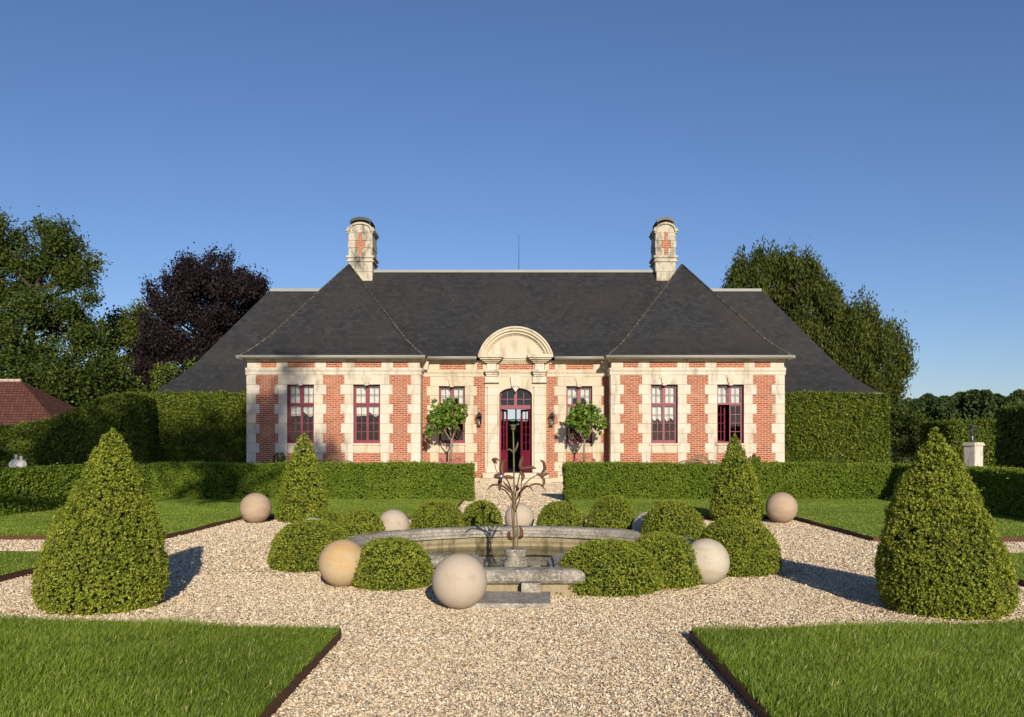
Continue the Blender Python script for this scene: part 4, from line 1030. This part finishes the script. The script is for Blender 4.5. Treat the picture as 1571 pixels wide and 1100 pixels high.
cuts = [c_ for c_ in cuts if c_ < nO // 2 - 3] + [nO - c_ for c_ in cuts[::-1] if c_ > 0 and c_ < nO // 2 - 3]
cuts = sorted(set(c_ % nO for c_ in cuts))
for a_, b_ in zip(cuts, cuts[1:] + [cuts[0] + nO]):
    # leave a hairline joint by trimming the last step of every length
    sweep(cpn, CP, a_, b_, sh=(random.uniform(-.004, .004), random.uniform(-.005, .005)))
cpn.build('coping', m_coping, fo)
fl = MB(); q_ = inset(.25); fl.add([(p_[0], p_[1], -.45) for p_ in q_], [tuple(range(nO))]); fl.build('basin_floor', m_basin, fo)
pe = MB(); pe.lathe([(.13, -.46), (.13, .11), (.145, .115), (.148, .19), (.135, .205), (.001, .205)], FX, FY, 28, .4); pe.lathe([(.001, .06), (.165, .06), (.165, .02), (.165, -.46)], FX, FY, 28, .4)
pe.build('pedestal', m_coping, fo)
wt = MB(); q_ = inset(.275); wt.add([(p_[0], p_[1], -.02) for p_ in q_], [tuple(range(nO))]); o = wt.build('water', m_water); o['kind'] = 'structure'
tag(MB().add([(-.53, 8.46, -.01), (.33, 8.50, -.01), (.36, 9.08, -.01), (-.42, 9.10, -.01), (-.53, 8.46, .060), (.33, 8.50, .052), (.36, 9.08, .070), (-.42, 9.10, .070)],
    [(3, 2, 1, 0), (4, 5, 6, 7), (0, 1, 5, 4), (1, 2, 6, 5), (2, 3, 7, 6), (3, 0, 4, 7)]).build('stone_slab', m_coping, None, (-.1, 8.8, 0)), 'flat dark grey stone slab on the gravel before the fountain', 'slab')
tag(MB().box(.06, .25, 9.02, 9.15, .071, .165).build('stone_block', m_coping, None, (.15, 9.1, .07)), 'small rough stone block standing on the flat slab', 'block')

# metal flower sculpture
sc = empty('flower_sculpture', (FX, FY, .205), 'rusty metal flower sculpture with curling leaves on the fountain pedestal', 'sculpture')
def S(x, y, d=0): Yq = FY + d; return Vector(((660 + x / 4.075 - 790.3) * Yq / F, Yq, 1.6 - (y / 4.075) * Yq / F))
def curve(pts, n=6):
    P_ = [Vector(p_) for p_ in pts]; P_ = [P_[0] * 2 - P_[1]] + P_ + [P_[-1] * 2 - P_[-2]]; out = []
    for i in range(1, len(P_) - 2):
        for k in range(n):
            t = k / n; a_, b_, c_, d_ = P_[i - 1:i + 3]
            out.append(.5 * ((2 * b_) + (c_ - a_) * t + (2 * a_ - 5 * b_ + 4 * c_ - d_) * t * t + (3 * b_ - a_ - 3 * c_ + d_) * t ** 3))
    out.append(P_[-2]); return out
def stem(pts, r0, r1, mat=None):
    c_ = curve(pts); MB().tube(c_, [r0 + (r1 - r0) * i / (len(c_) - 1) for i in range(len(c_))], 7).build('stem', mat or m_bronze, sc, smooth=True)
def leafp(pts, w, name='leaf', mat=None, nrm=(0.15, -1, .1)):
    c_ = curve(pts); n = len(c_); MB().leaf(c_, [w * .82 * (math.sin(math.pi * (i / (n - 1)) ** .8) ** .7) + .002 for i in range(n)], .002, nrm).build(name, mat or m_bronze, sc, smooth=True)
stem([S(526, 690), S(522, 500), S(521, 300), S(520, 120), S(518, 0), S(516, -75)], .014, .009, m_patina)
stem([S(540, 690, .03), S(545, 560, .04), S(535, 440, .03), S(530, 330, .02)], .010, .007, m_patina)
stem([S(515, 690, -.03), S(516, 560, -.04), S(508, 430, -.03), S(512, 330, -.02)], .010, .007)
stem([S(520, 420), S(505, 300, -.03), S(475, 225, -.08), S(442, 205, -.1)], .012, .007)
stem([S(512, 360), S(470, 300, .05), S(440, 280, .08), S(433, 235, .1)], .010, .007)
stem([S(442, 205, -.1), S(408, 165, -.1), S(400, 115, -.08)], .006, .005)
stem([S(525, 380), S(560, 300, .04), S(620, 225, .1), S(690, 190, .12)], .011, .006)
stem([S(528, 430, -.02), S(560, 330, -.1), S(570, 200, -.16)], .009, .006)
stem([S(528, 330), S(560, 180, .05), S(575, 90, .06)], .009, .007)
leafp([S(500, 310), S(450, 268, -.1), S(385, 262, -.18), S(345, 305, -.22)], .014)
leafp([S(540, 350), S(575, 290, -.08), S(610, 268, -.15), S(646, 305, -.2)], .014)
leafp([S(600, 275, .1), S(650, 255, .15), S(690, 262, .18), S(722, 302, .2)], .013)
leafp([S(430, 300, .08), S(432, 250, .1), S(438, 215, .1), S(436, 180, .1)], .030)
leafp([S(690, 190, .12), S(712, 160, .1), S(705, 120, .08), S(682, 104, .06)], .024)
leafp([S(680, 195, .12), S(705, 225, .1), S(706, 255, .08), S(694, 278, .06)], .022)
leafp([S(660, 190, .12), S(690, 200, .1), S(715, 195, .1), S(742, 186, .1)], .026)
leafp([S(400, 130, -.08), S(395, 105, -.1), S(410, 98, -.1), S(432, 112, -.08)], .020)
leafp([S(384, 112, -.08), S(392, 100, -.1), S(404, 108, -.1), S(412, 132, -.08)], .020)
leafp([S(455, 205, -.05), S(445, 160, -.06), S(455, 120, -.06), S(470, 100, -.06)], .045)
leafp([S(395, 215, -.1), S(415, 205, -.12), S(430, 210, -.12), S(445, 212, -.1)], .040)
leafp([S(450, 212, -.08), S(480, 210, -.1), S(505, 214, -.1), S(522, 212, -.1)], .028)
leafp([S(570, 170, .06), S(562, 140, .05), S(568, 105, .05), S(583, 78, .05)], .032)
leafp([S(556, 160, .02), S(590, 155, 0), S(630, 152, -.02), S(662, 158, -.03)], .030)
leafp([S(560, 180, -.15), S(574, 195, -.17), S(578, 215, -.18), S(570, 238, -.18)], .028)
leafp([S(516, 600, -.05), S(492, 592, -.1), S(488, 565, -.12), S(500, 550, -.12)], .030)
leafp([S(548, 600, .05), S(566, 580, .0), S(566, 545, 0), S(556, 512, 0)], .030)
leafp([S(527, 595, -.05), S(540, 570, -.06), S(540, 540, -.06), S(530, 515, -.05)], .022, 'leaf', m_patina)
leafp([S(515, 320), S(500, 290, -.05), S(480, 270, -.1), S(450, 235, -.12)], .018)
leafp([S(540, 300), S(545, 285, -.05), S(535, 270, -.08), S(528, 262, -.08)], .022)
# upper shoots of the tall stem
leafp([S(519, 60), S(530, 40, -.02), S(540, 20, -.04), S(546, -10, -.05)], .016, 'leaf', m_patina)
leafp([S(519, 60), S(505, 45, .02), S(492, 38, .04), S(478, 44, .05)], .010, 'leaf', m_patina)
cu = MB(); c0 = S(516, -75); cu.lathe([(.004, c0.z), (.03, c0.z + .03), (.034, c0.z + .07), (.055, c0.z + .085), (.04, c0.z + .075), (.025, c0.z + .03), (.002, c0.z + .01)], c0.x, c0.y, 14); cu.build('flower_head', m_patina, sc, smooth=True)
MB().ball(tuple(S(440, 208, -.13)), .030, 10).build('glass_ball', m_silver, sc, smooth=True)

# ------------------------------------------------------------------ stone spheres
SPH = [(-.54, 8.51, .268, 0, 'large pinkish stone ball in front, left of the stone slab'),
 (-1.93, 9.82, .265, 1, 'golden banded stone ball between the two bushes at front left'),
 (2.16, 9.97, .262, 2, 'pale grey stone ball beside the bushes at front right'),
 (-2.93, 12.7, .265, 2, 'stone ball almost hidden behind the left bush'),
 (-1.98, 14.25, .265, 0, 'pale stone ball behind the basin, left of the sculpture'),
 (.07, 15.7, .268, 0, 'pale stone ball seen behind the sculpture on the path'),
 (2.10, 13.9, .262, 2, 'pale stone ball behind the basin, right of the sculpture'),
 (-5.2, 17.6, .307, 3, 'brown stone ball at the left back lawn corner'),
 (5.32, 17.6, .312, 3, 'brown stone ball at the right back lawn corner')]
for x, y, r, mi, lb in SPH:
    mb = MB(); mb.ball((x, y, r * .985), r, 32)
    o = mb.build('stone_ball', m_sph[mi], None, (x, y, r), smooth=True); tag(o, lb, 'stone ball', 'stone balls in the garden')
    o.rotation_euler = (random.uniform(-.2, .2), random.uniform(-.2, .2), random.uniform(0, 6.28) if mi != 1 else 0)

# ------------------------------------------------------------------ topiary
def dome(r, h, sq=.78):
    pr = []
    for k in range(13):
        an = (k / 12) * math.pi / 2; c_ = math.cos(an) ** sq; s_ = math.sin(an) ** .9
        pr.append((r * c_ * (1.0 if k else .86), h * s_ if k else 0.0))
    pr.insert(1, (r * .99, h * .12)); return [p_ for i, p_ in enumerate(pr) if i == 0 or p_[1] > pr[i - 1][1]]
BUSH = [(-2.62, 11.3, .58, .64, 'big round bush at the left side of the fountain'),
 (-1.38, 9.86, .48, .57, 'round bush left of the front pinkish ball'),
 (-2.90, 13.35, .42, .60, 'low bush behind the nearly hidden left ball'),
 (-2.30, 13.15, .40, .645, 'round bush touching the basin at back left'),
 (-1.30, 14.75, .50, .67, 'round bush behind the basin left of the sculpture, outer one'),
 (-.56, 14.65, .37, .68, 'small round bush behind the basin just left of the sculpture'),
 (.76, 14.8, .46, .66, 'pale round bush behind the basin just right of the sculpture'),
 (1.58, 14.4, .45, .77, 'taller round bush behind the basin, second right of the sculpture'),
 (2.33, 13.0, .50, .78, 'dark round bush at the back right of the basin'),
 (2.74, 10.9, .57, .71, 'big squarish bush at the right side beyond the grey ball'),
 (1.66, 9.98, .48, .60, 'round bush touching the pale grey ball at front right'),
 (1.02, 9.58, .58, .57, 'round bush right of the stone slab at the fountain front')]
for k, (x, y, r, h, lb) in enumerate(BUSH):
    topiary('boxwood_bush', lb, 'bush', 'round clipped bushes round the fountain', x, y, dome(r * .95, h * .965), 3300, 8, .016, seed=k, lump=.022, sx=1.0 + .04 * (k % 3), lf=9)
def cone(r, h): return [(f_ * r, g_ * h) for g_, f_ in ((0, .86), (.05, .93), (.11, .985), (.22, .945), (.355, .85), (.49, .73), (.62, .58), (.755, .405), (.885, .235), (.955, .115), (1, .01))]
topiary('boxwood_cone', 'big clipped cone at left, standing on gravel near the camera', 'topiary', 'clipped cones at the lawn corners', -4.09, 8.66, cone(.628, 1.75), 3600, 9, .016, seed=2, lean=(.13, 0), lump=.046, lf=6)
topiary('boxwood_cone', 'big clipped cone at right, standing on gravel near the camera', 'topiary', 'clipped cones at the lawn corners', 4.12, 8.45, cone(.632, 1.77), 3600, 9, .016, seed=5, lean=(-.10, 0), lump=.05, lf=6)
topiary('boxwood_cone', 'smaller looking far cone beside the left brown ball', 'topiary', 'clipped cones at the lawn corners', -4.36, 18.0, cone(.515, 1.80), 1300, 7, .03, seed=3, lean=(.03, 0), lump=.03, lf=7)
topiary('boxwood_cone', 'smaller looking far cone beside the right brown ball', 'topiary', 'clipped cones at the lawn corners', 4.52, 18.0, cone(.515, 1.77), 1300, 7, .03, seed=6, lean=(-.04, 0), lump=.03, lf=7)

# ------------------------------------------------------------------ hedges
hedge('low_hedge', 'low clipped hedge across the left front of the house', [(-10.1, 24.0, 1.01), (-1.17, 24.0, 1.01)], .75, 1150, 6, .045, m_hedge, lump=.055, seed=1, group='low hedges round the garden')
hedge('low_hedge', 'low clipped hedge across the right front of the house', [(1.37, 24.0, 1.0), (10.5, 23.9, 1.0)], .75, 1150, 6, .045, m_hedge, lump=.055, seed=4, group='low hedges round the garden')
hedge('low_hedge', 'low hedge running along the left side of the lawns', [(-9.9, 24.1, 1.01), (-11.0, 18.5, 1.0), (-12.2, 12.0, .98)], -.75, 900, 6, .045, m_hedge, seed=2, group='low hedges round the garden')
hedge('low_hedge', 'shaded low hedge running along the right side of the lawns', [(10.35, 12.5, .98), (10.35, 24.0, 1.0)], -.8, 900, 6, .045, m_hedge, seed=6, group='low hedges round the garden')
hedge('tall_hedge', 'tall leafy hedge against the left end of the house', [(-16.2, 37.3, 3.55), (-15.6, 37.2, 3.64), (-10.95, 37.2, 3.64)], .7, 480, 6, .085, m_horn, lump=.08, seed=3, lf=1.6, group='tall hedges beside the house')
hedge('tall_hedge', 'tall square hedge against the right end of the house', [(10.95, 37.2, 3.62), (15.75, 37.2, 3.62)], .9, 480, 6, .085, m_horn, lump=.08, seed=5, lf=1.6, group='tall hedges beside the house')
Yh = 33.6
hp = [(-60, 668), (0, 656), (45, 652), (78, 645), (105, 634), (135, 620), (165, 611), (200, 607)]
hedge('tall_hedge', 'tall hedge at far left with a swooping top', [(wx(a_, Yh), Yh, wz(b_, Yh)) for a_, b_ in hp], .9, 420, 6, .085, m_horn, lump=.10, seed=7, lf=1.4, group='tall hedges beside the house')
hedge('tall_hedge', 'dark end of hedge turning back beside the left arbour', [(wx(212, 34.2), 34.2, 3.45), (wx(232, 36.8), 36.9, 3.5)], .5, 420, 6, .085, m_horn, lump=.08, seed=1, lf=1.4, group='tall hedges beside the house')
hedge('tall_hedge', 'tall dark hedge at the right picture edge', [(13.12, 13.0, 2.48), (13.12, 24.0, 2.5)], -2.2, 420, 6, .07, m_horn, lump=.06, seed=2, lf=1.6, group='garden hedges at far right')
hedge('tall_hedge', 'hedge behind the white lantern pillar', [(wx(1462, 38), 38.0, wz(649, 38)), (wx(1620, 38), 38.0, wz(648, 38))], 1.2, 300, 6, .08, m_horn, lump=.06, seed=3, lf=1.6, group='garden hedges at far right')
hedge('tall_hedge', 'dark hedge end just left of the lantern pillar', [(wx(1438, 41), 41.0, wz(649, 41)), (wx(1463, 40), 38.6, wz(648, 40))], -.8, 300, 6, .08, m_horn, lump=.06, seed=4, lf=1.6, group='garden hedges at far right')

hedge('garden_hedge', 'green hedge behind the house seen through the open door', [(-3.5, 56, 2.9), (3.5, 56, 2.9)], 1.0, 200, 5, .10, m_horn, lump=.10, seed=3, lf=1.6)

# ------------------------------------------------------------------ pillar with lantern at right
Yq = 30.0; px_ = wx(1493.5, Yq); pil = empty('stone_pillar', (px_, Yq, 0), 'square white stone pillar beyond the right hedge', 'pillar', None, R(24))
b_ = MB(); b_.box(-.205, .205, -.205, .205, 0, 1.52); b_.box(-.22, .22, -.22, .22, 0, .18); b_.build('shaft', m_pillar, pil, local=True)
b_ = MB(); b_.box(-.245, .245, -.245, .245, 1.52, 1.59); b_.box(-.22, .22, -.22, .22, 1.591, 1.63); b_.build('cap', m_pillar, pil, local=True)
lt = lantern_at(px_ - .03, Yq, 1.72, 'black lantern standing on top of the white pillar', None); WL['pillar_lantern'] = WL[lt.name]; lt.name = 'pillar_lantern'
b_ = MB(); b_.box(-.05, .05, -.05, .05, -.08, -.03); b_.ball((0, 0, .52), .03, 6); b_.build('foot', m_iron, lt, local=True)

# statue group at left, behind the hedge
Ys = 26.5; sx0 = wx(28, Ys); stt = empty('stone_statue', (sx0, Ys, 0), 'small pale stone figure group showing above the far left hedge', 'statue')
b_ = MB(); b_.box(-.3, .3, -.2, .2, 0, .68); b_.box(-.34, .34, -.24, .24, .68, .74); b_.build('pedestal', m_pillar, stt, local=True)
def figure(dx, s):
    v = [(dx, 0, .80), (dx, 0, .92), (dx, 0, 1.06), (dx, -.01, 1.13), (dx, -.02, 1.20), (dx, -.02, 1.27), (dx + .09 * s, 0, 1.08), (dx + .15 * s, -.05, .97), (dx + .07 * s, -.10, .93), (dx - .09 * s, 0, 1.08), (dx - .14 * s, -.03, .98), (dx - .10 * s, -.08, .90), (dx + .07, -.14, .82), (dx + .08, -.20, .76), (dx - .07, -.14, .82), (dx - .08, -.20, .76)]
    e = [(0, 1), (1, 2), (2, 3), (3, 4), (4, 5), (2, 6), (6, 7), (7, 8), (2, 9), (9, 10), (10, 11), (0, 12), (12, 13), (0, 14), (14, 15)]
    return v, e, [.11, .085, .085, .032, .052, .045, .038, .03, .024, .038, .03, .024, .055, .04, .055, .04]
for dx, s_ in ((-.13, 1), (.12, -1)):
    v, e, r_ = figure(dx, s_); v = [(x + (z - .8) * (.18 if dx < 0 else -.05), y, z * (1.0 if dx < 0 else .97)) for x, y, z in v]; r_ = [q_ * 1.12 for q_ in r_]; bpy.context.view_layer.update()
    mesh = bpy.data.meshes.new('figure'); mesh.from_pydata(v, e, []); mesh.materials.append(m_pillar); o = bpy.data.objects.new('figure', mesh); put(o, stt, WL[stt.name])
    sk = o.modifiers.new('skin', 'SKIN'); sk.use_smooth_shade = True
    if not mesh.skin_vertices: 
        bpy.context.view_layer.objects.active = o; o.select_set(True); bpy.ops.mesh.customdata_skin_add(); o.select_set(False)
    for i, r in enumerate(r_): mesh.skin_vertices[0].data[i].radius = (r, r)
    mesh.skin_vertices[0].data[0].use_root = True
    sb = o.modifiers.new('sub', 'SUBSURF'); sb.levels = 1; sb.render_levels = 1

# ------------------------------------------------------------------ outbuildings at left
Yo = 44.0
ob_ = empty('outbuilding', (wx(-60, Yo), Yo, 0), 'outbuilding with red clay tile roof at the far left', 'building')
mb = MB(); zt_, ze_ = wz(584, Yo + 3), wz(656, Yo); xr, xe = wx(29, Yo + 3), wx(96, Yo)
mb.add([(xe, Yo, ze_ - .1), (xe, Yo + 7, ze_ - .1), (-42, Yo + 7, ze_ - .1), (-42, Yo, ze_ - .1), (xr, Yo + 3.2, zt_), (-42, Yo + 3.2, zt_)], [(3, 0, 4, 5), (0, 1, 4), (1, 2, 5, 4), (0, 3, 2, 1)])
rf = mb.build('roof', m_tile, ob_)
rd = MB()
for k in range(40):
    x = xr - k * .33; rd.tube([(x, Yo + 3.2, zt_ + .02), (x - .31, Yo + 3.2, zt_ + .02)], [.10, .085], 8)
rd.build('ridge_tiles', m_plasterpale, rf)
MB().box(-42, xe - .3, Yo + .3, Yo + 6.6, 0, ze_ - .11).build('wall', m_plasterpale, ob_)
Yg = 50.0; gb = empty('garden_shed', (wx(115, Yg), Yg, 0), 'small pale gable roof peeping over the left hedge', 'building')
xa, xb = wx(98, Yg), wx(140, Yg); zp, zl = wz(625, Yg), wz(646, Yg); xm = wx(122, Yg)
MB().prism([(xa, zl), (xm, zp), (xb, zl)], Yg, Yg + .08).build('gable_board', m_plasterpale, gb)
MB().prism([(xa + .1, 0), (xa + .1, zl), (xm, zp - .15), (xb - .1, zl), (xb - .1, 0)], Yg + .1, Yg + 3).build('wall', m_brick, gb)
mb = MB(); mb.add([(xa - .1, Yg - .05, zl - .02), (xm, Yg - .05, zp + .05), (xb + .1, Yg - .05, zl - .02), (xa - .1, Yg + 3.1, zl - .02), (xm, Yg + 3.1, zp + .05), (xb + .1, Yg + 3.1, zl - .02)], [(0, 1, 4, 3), (1, 2, 5, 4)]); mb.build('roof', m_tile, gb)

# ------------------------------------------------------------------ trees
def T(*a_, **k): return tree(*a_, **k)
T('oak_tree', 'tallest oak at the far left with open branches', 'tree', 'trees at left behind the garden', 40, 58,
  [(8, 352, 20), (-5, 385, 28), (22, 400, 26), (70, 360, 22), (95, 355, 15), (85, 385, 26), (55, 395, 26), (108, 375, 16), (115, 400, 16), (138, 405, 12), (146, 403, 8), (128, 418, 14), (40, 430, 34), (0, 440, 34), (90, 428, 26), (112, 440, 20), (138, 430, 12), (60, 470, 36), (10, 490, 36), (110, 475, 26), (140, 465, 15), (128, 490, 20), (30, 370, 16), (-20, 420, 40), (85, 505, 34), (-25, 345, 26)],
  m_oak, .19, 230, 46, .75, .9, .5, bark=m_bark)
T('oak_tree', 'dark broad tree low in front of the left oak', 'tree', 'trees at left behind the garden', 100, 55,
  [(20, 540, 40), (70, 545, 40), (125, 530, 32), (150, 520, 22), (110, 580, 42), (50, 600, 42), (160, 570, 34), (150, 610, 36), (0, 580, 40), (190, 600, 30)], m_oak, .20, 210, 44, .8, .9, .4)
T('ash_tree', 'sunlit yellowish green tree between oak and copper beech', 'tree', 'trees at left behind the garden', 205, 64,
  [(170, 500, 16), (190, 492, 15), (208, 486, 12), (222, 480, 14), (180, 525, 22), (215, 515, 26), (200, 550, 30), (235, 545, 26), (165, 555, 22), (205, 585, 28), (240, 590, 28), (245, 500, 18)], m_green, .20, 230, 44, .8, .9, .35)
T('copper_beech', 'dark purple leaved beech behind the left roof', 'tree', None, 315, 60,
  [(315, 420, 34), (290, 415, 26), (345, 420, 30), (372, 430, 26), (392, 440, 18), (262, 440, 24), (245, 465, 20), (300, 450, 38), (350, 460, 40), (380, 465, 28), (270, 480, 32), (235, 490, 18), (320, 500, 44), (260, 520, 36), (300, 545, 40), (225, 525, 20), (250, 560, 34), (360, 510, 40), (232, 580, 26), (290, 590, 36), (298, 398, 14), (322, 394, 14), (348, 398, 14), (240, 440, 12), (270, 415, 12), (402, 432, 9)],
  m_beech, .17, 330, 50, .55, .9, .45, up=.6, tip=.8, shrink=.9, dpy=12)
T('linden_tree', 'light green rounded small tree beside the left roof', 'tree', None, 262, 48,
  [(250, 580, 18), (270, 572, 16), (290, 566, 12), (262, 595, 22), (240, 595, 12), (285, 585, 18)], m_lime, .16, 420, 20, .35, .8, .2)
T('yew_tree', 'large yew with plumed branches behind the right roof', 'tree', None, 1270, 58,
  [(1140, 415, 20), (1165, 405, 18), (1190, 403, 18), (1212, 408, 18), (1235, 412, 16), (1250, 418, 12), (1150, 440, 26), (1190, 440, 34), (1230, 445, 30), (1262, 440, 18), (1278, 455, 18), (1255, 470, 30), (1290, 480, 24), (1200, 475, 34), (1310, 490, 18), (1325, 475, 9), (1330, 500, 22), (1290, 515, 38), (1240, 510, 38), (1350, 525, 24), (1370, 520, 16), (1330, 550, 36), (1375, 550, 20), (1290, 560, 40), (1360, 585, 24), (1330, 600, 30), (1382, 530, 10), (1388, 555, 9), (1118, 442, 8), (1340, 625, 30), (1300, 610, 34)],
  m_yew, .25, 420, 50, .55, .9, .5, up=1.8, tip=.5, asp=.36, plume=2.4, shrink=.93, sub=8, dpy=11)
T('shrub_tree', 'dark shrubby tree right of the tall square hedge', 'tree', 'shrubs right of the house', 1385, 46,
  [(1370, 640, 22), (1390, 632, 18), (1408, 645, 20), (1380, 670, 26), (1410, 675, 24), (1425, 655, 14), (1370, 690, 22)], m_oak, .17, 330, 22, .5, .8, .18)
T('shrub_tree', 'paler shrub low before the distant wood', 'tree', 'shrubs right of the house', 1398, 43,
  [(1385, 690, 14), (1402, 685, 16), (1420, 680, 14), (1430, 695, 16)], m_green, .15, 330, 22, .4, .8, .12)
def shade_tree(x, y, zc, blobs):
    root = empty('tall_tree', (x, y, 0), 'tall broad tree behind the viewer that shades the left hedges', 'tree'); tk = MB()
    tk.tube([(x, y, -.2), (x, y, 5), (x + .2, y, 10)], [.5, .4, .3], 9); Vs = []; Ts = []
    for dx, dy, z, r in blobs:
        tk.tube([(x + .1, y, 9), (x + dx * .5, y + dy * .5, (9 + z) / 2), (x + dx, y + dy, z)], [.2, .12, .05], 6)
        n = int(22 * r * r); pc = np.array([x + dx, y + dy, z]) + unit(rs.normal(size=(n, 3))) * r * (rs.random(n) ** .4)[:, None]; nl = 26; m = n * nl
        P = np.repeat(pc, nl, 0) + rs.normal(size=(m, 3)) * .4; sz = .3 * rs.uniform(.6, 1.3, m)
        Vs.append(leaf_quads(P, unit(rs.normal(size=(m, 3))), unit(rs.normal(size=(m, 3))), sz, sz * .7)); Ts.append(rs.random(m))
    tk.build('trunk', m_bark, root, smooth=True); foliage_obj('crown', np.vstack(Vs), np.concatenate(Ts), m_oak, root, None, tuple(WL[root.name]))
shade_tree(-8.2, -10, 15, [(6.0, 0, 16.6, 1.7), (6.6, .5, 12.6, 1.0), (4.2, 1, 14.2, 1.5), (3.0, -1, 17.5, 1.8), (-.5, 1, 16, 2.2), (-4.5, 0, 14, 2.0), (-5, 0, 16.5, 2.0), (-7.5, 0, 13.5, 1.8), (5.0, -1, 18.8, 1.0), (6.6, 0, 18.9, .9), (6.7, .5, 17.3, .9), (8.5, 0, 16.8, .8), (7.6, 0, 20.0, .6)])
# distant wood on the right and a darker belt behind the left trees
def wood(name, label, Y0, spans, mat, leaf, per):
    Vs = []; Ts = []
    for px, py, rpx in spans:
        Yd = Y0 + random.uniform(-12, 12); rr = rpx * Yd / F; zt_ = wz(py, Yd); x = wx(px, Yd)
        n = per; d = unit(rs.normal(size=(n, 3))); d[:, 2] = np.abs(d[:, 2]) * 1.0 - .15
        P_ = np.array([x, Yd, zt_ - rr]) + d * rr * (rs.random(n) ** .25)[:, None] * (1 + .14 * wob(d * 3 + px, 2.4, 3))[:, None]
        low = rs.random(n) < .45; P_[low, 2] = rs.uniform(0, max(zt_ - rr, .5), low.sum())
        D = unit(rs.normal(size=(n, 3))); N_ = unit(rs.normal(size=(n, 3)) + np.array([0, 0, .6])); sz = leaf * rs.uniform(.6, 1.3, n)
        Vs.append(leaf_quads(P_, D, N_, sz, sz * .8)); Ts.append(np.clip(rs.random(n) * .6 + random.random() * .4, 0, 1))
    o = foliage_obj(name, np.vstack(Vs), np.concatenate(Ts), mat); return tag(o, label, 'wood', None, 'stuff')
sp = []
top = [(1340, 622), (1380, 616), (1405, 610), (1420, 606), (1445, 606), (1470, 604), (1490, 600), (1505, 597), (1520, 600), (1540, 606), (1560, 602), (1580, 598), (1600, 598), (1640, 600)]
for px in range(1340, 1640, 9):
    for row in range(3):
        for (a_, b_), (c_, d_) in zip(top[:-1], top[1:]):
            if a_ <= px <= c_: py = b_ + (d_ - b_) * (px - a_) / (c_ - a_)
        sp.append((px + random.uniform(-4, 4), py + row * 11 + random.uniform(-3, 5), random.uniform(9, 16)))
wood('distant_wood', 'wooded skyline beyond the garden at right', 190, sp, m_wood_far, 1.1, 1500)
sp = [(px + random.uniform(-8, 8), random.uniform(560, 600), random.uniform(28, 40)) for px in range(-60, 330, 16)]
wood('background_wood', 'dark belt of trees behind the left hedge', 85, sp, m_oak, .6, 1800)

# dry leaves gathered at the feet of the bushes and cones
P = []
for x, y, r, h, lb in BUSH + [(-4.09, 8.66, .66, 0, ''), (4.12, 8.45, .66, 0, '')]:
    n = 70 if (x > .5 and y < 11.5) else 26
    an = rs.uniform(-math.pi, 0, n) if n > 30 else rs.uniform(-math.pi, 0, n); q_ = r * (1.02 + np.abs(rs.normal(size=n)) * .14)
    P.append(np.column_stack([x + q_ * np.cos(an), y + q_ * np.sin(an), np.full(n, .022) + rs.random(n) * .012]))
n = 160; P.append(np.column_stack([rs.uniform(-4, 4, n), rs.uniform(5, 16, n), np.full(n, .022)]))
P = np.vstack(P); ok = np.ones(len(P), bool)
for poly in lawns.values(): ok &= ~in_poly(P, poly)
ok &= ~(np.hypot(P[:, 0] / 2.5, (P[:, 1] - 11.9) / np.where(P[:, 1] < 11.9, 1.75, 2.26)) < 1)
P = P[ok]; n = len(P); D = unit(rs.normal(size=(n, 3)) * np.array([1, 1, .25])); N_ = unit(rs.normal(size=(n, 3)) * .4 + np.array([0, -.2, 1])); sz = rs.uniform(.018, .045, n)
m_dry = mat_leaf('dry_leaf', [(0, g3(.20, .09, .04)), (.5, g3(.42, .22, .09)), (1, g3(.55, .38, .18))], .7, .2, .1)
tag(foliage_obj('fallen_leaves', leaf_quads(P, D, N_, sz, sz * .6), rs.random(n), m_dry), 'dry brown leaves scattered on the gravel by the bushes', 'leaves', None, 'stuff')
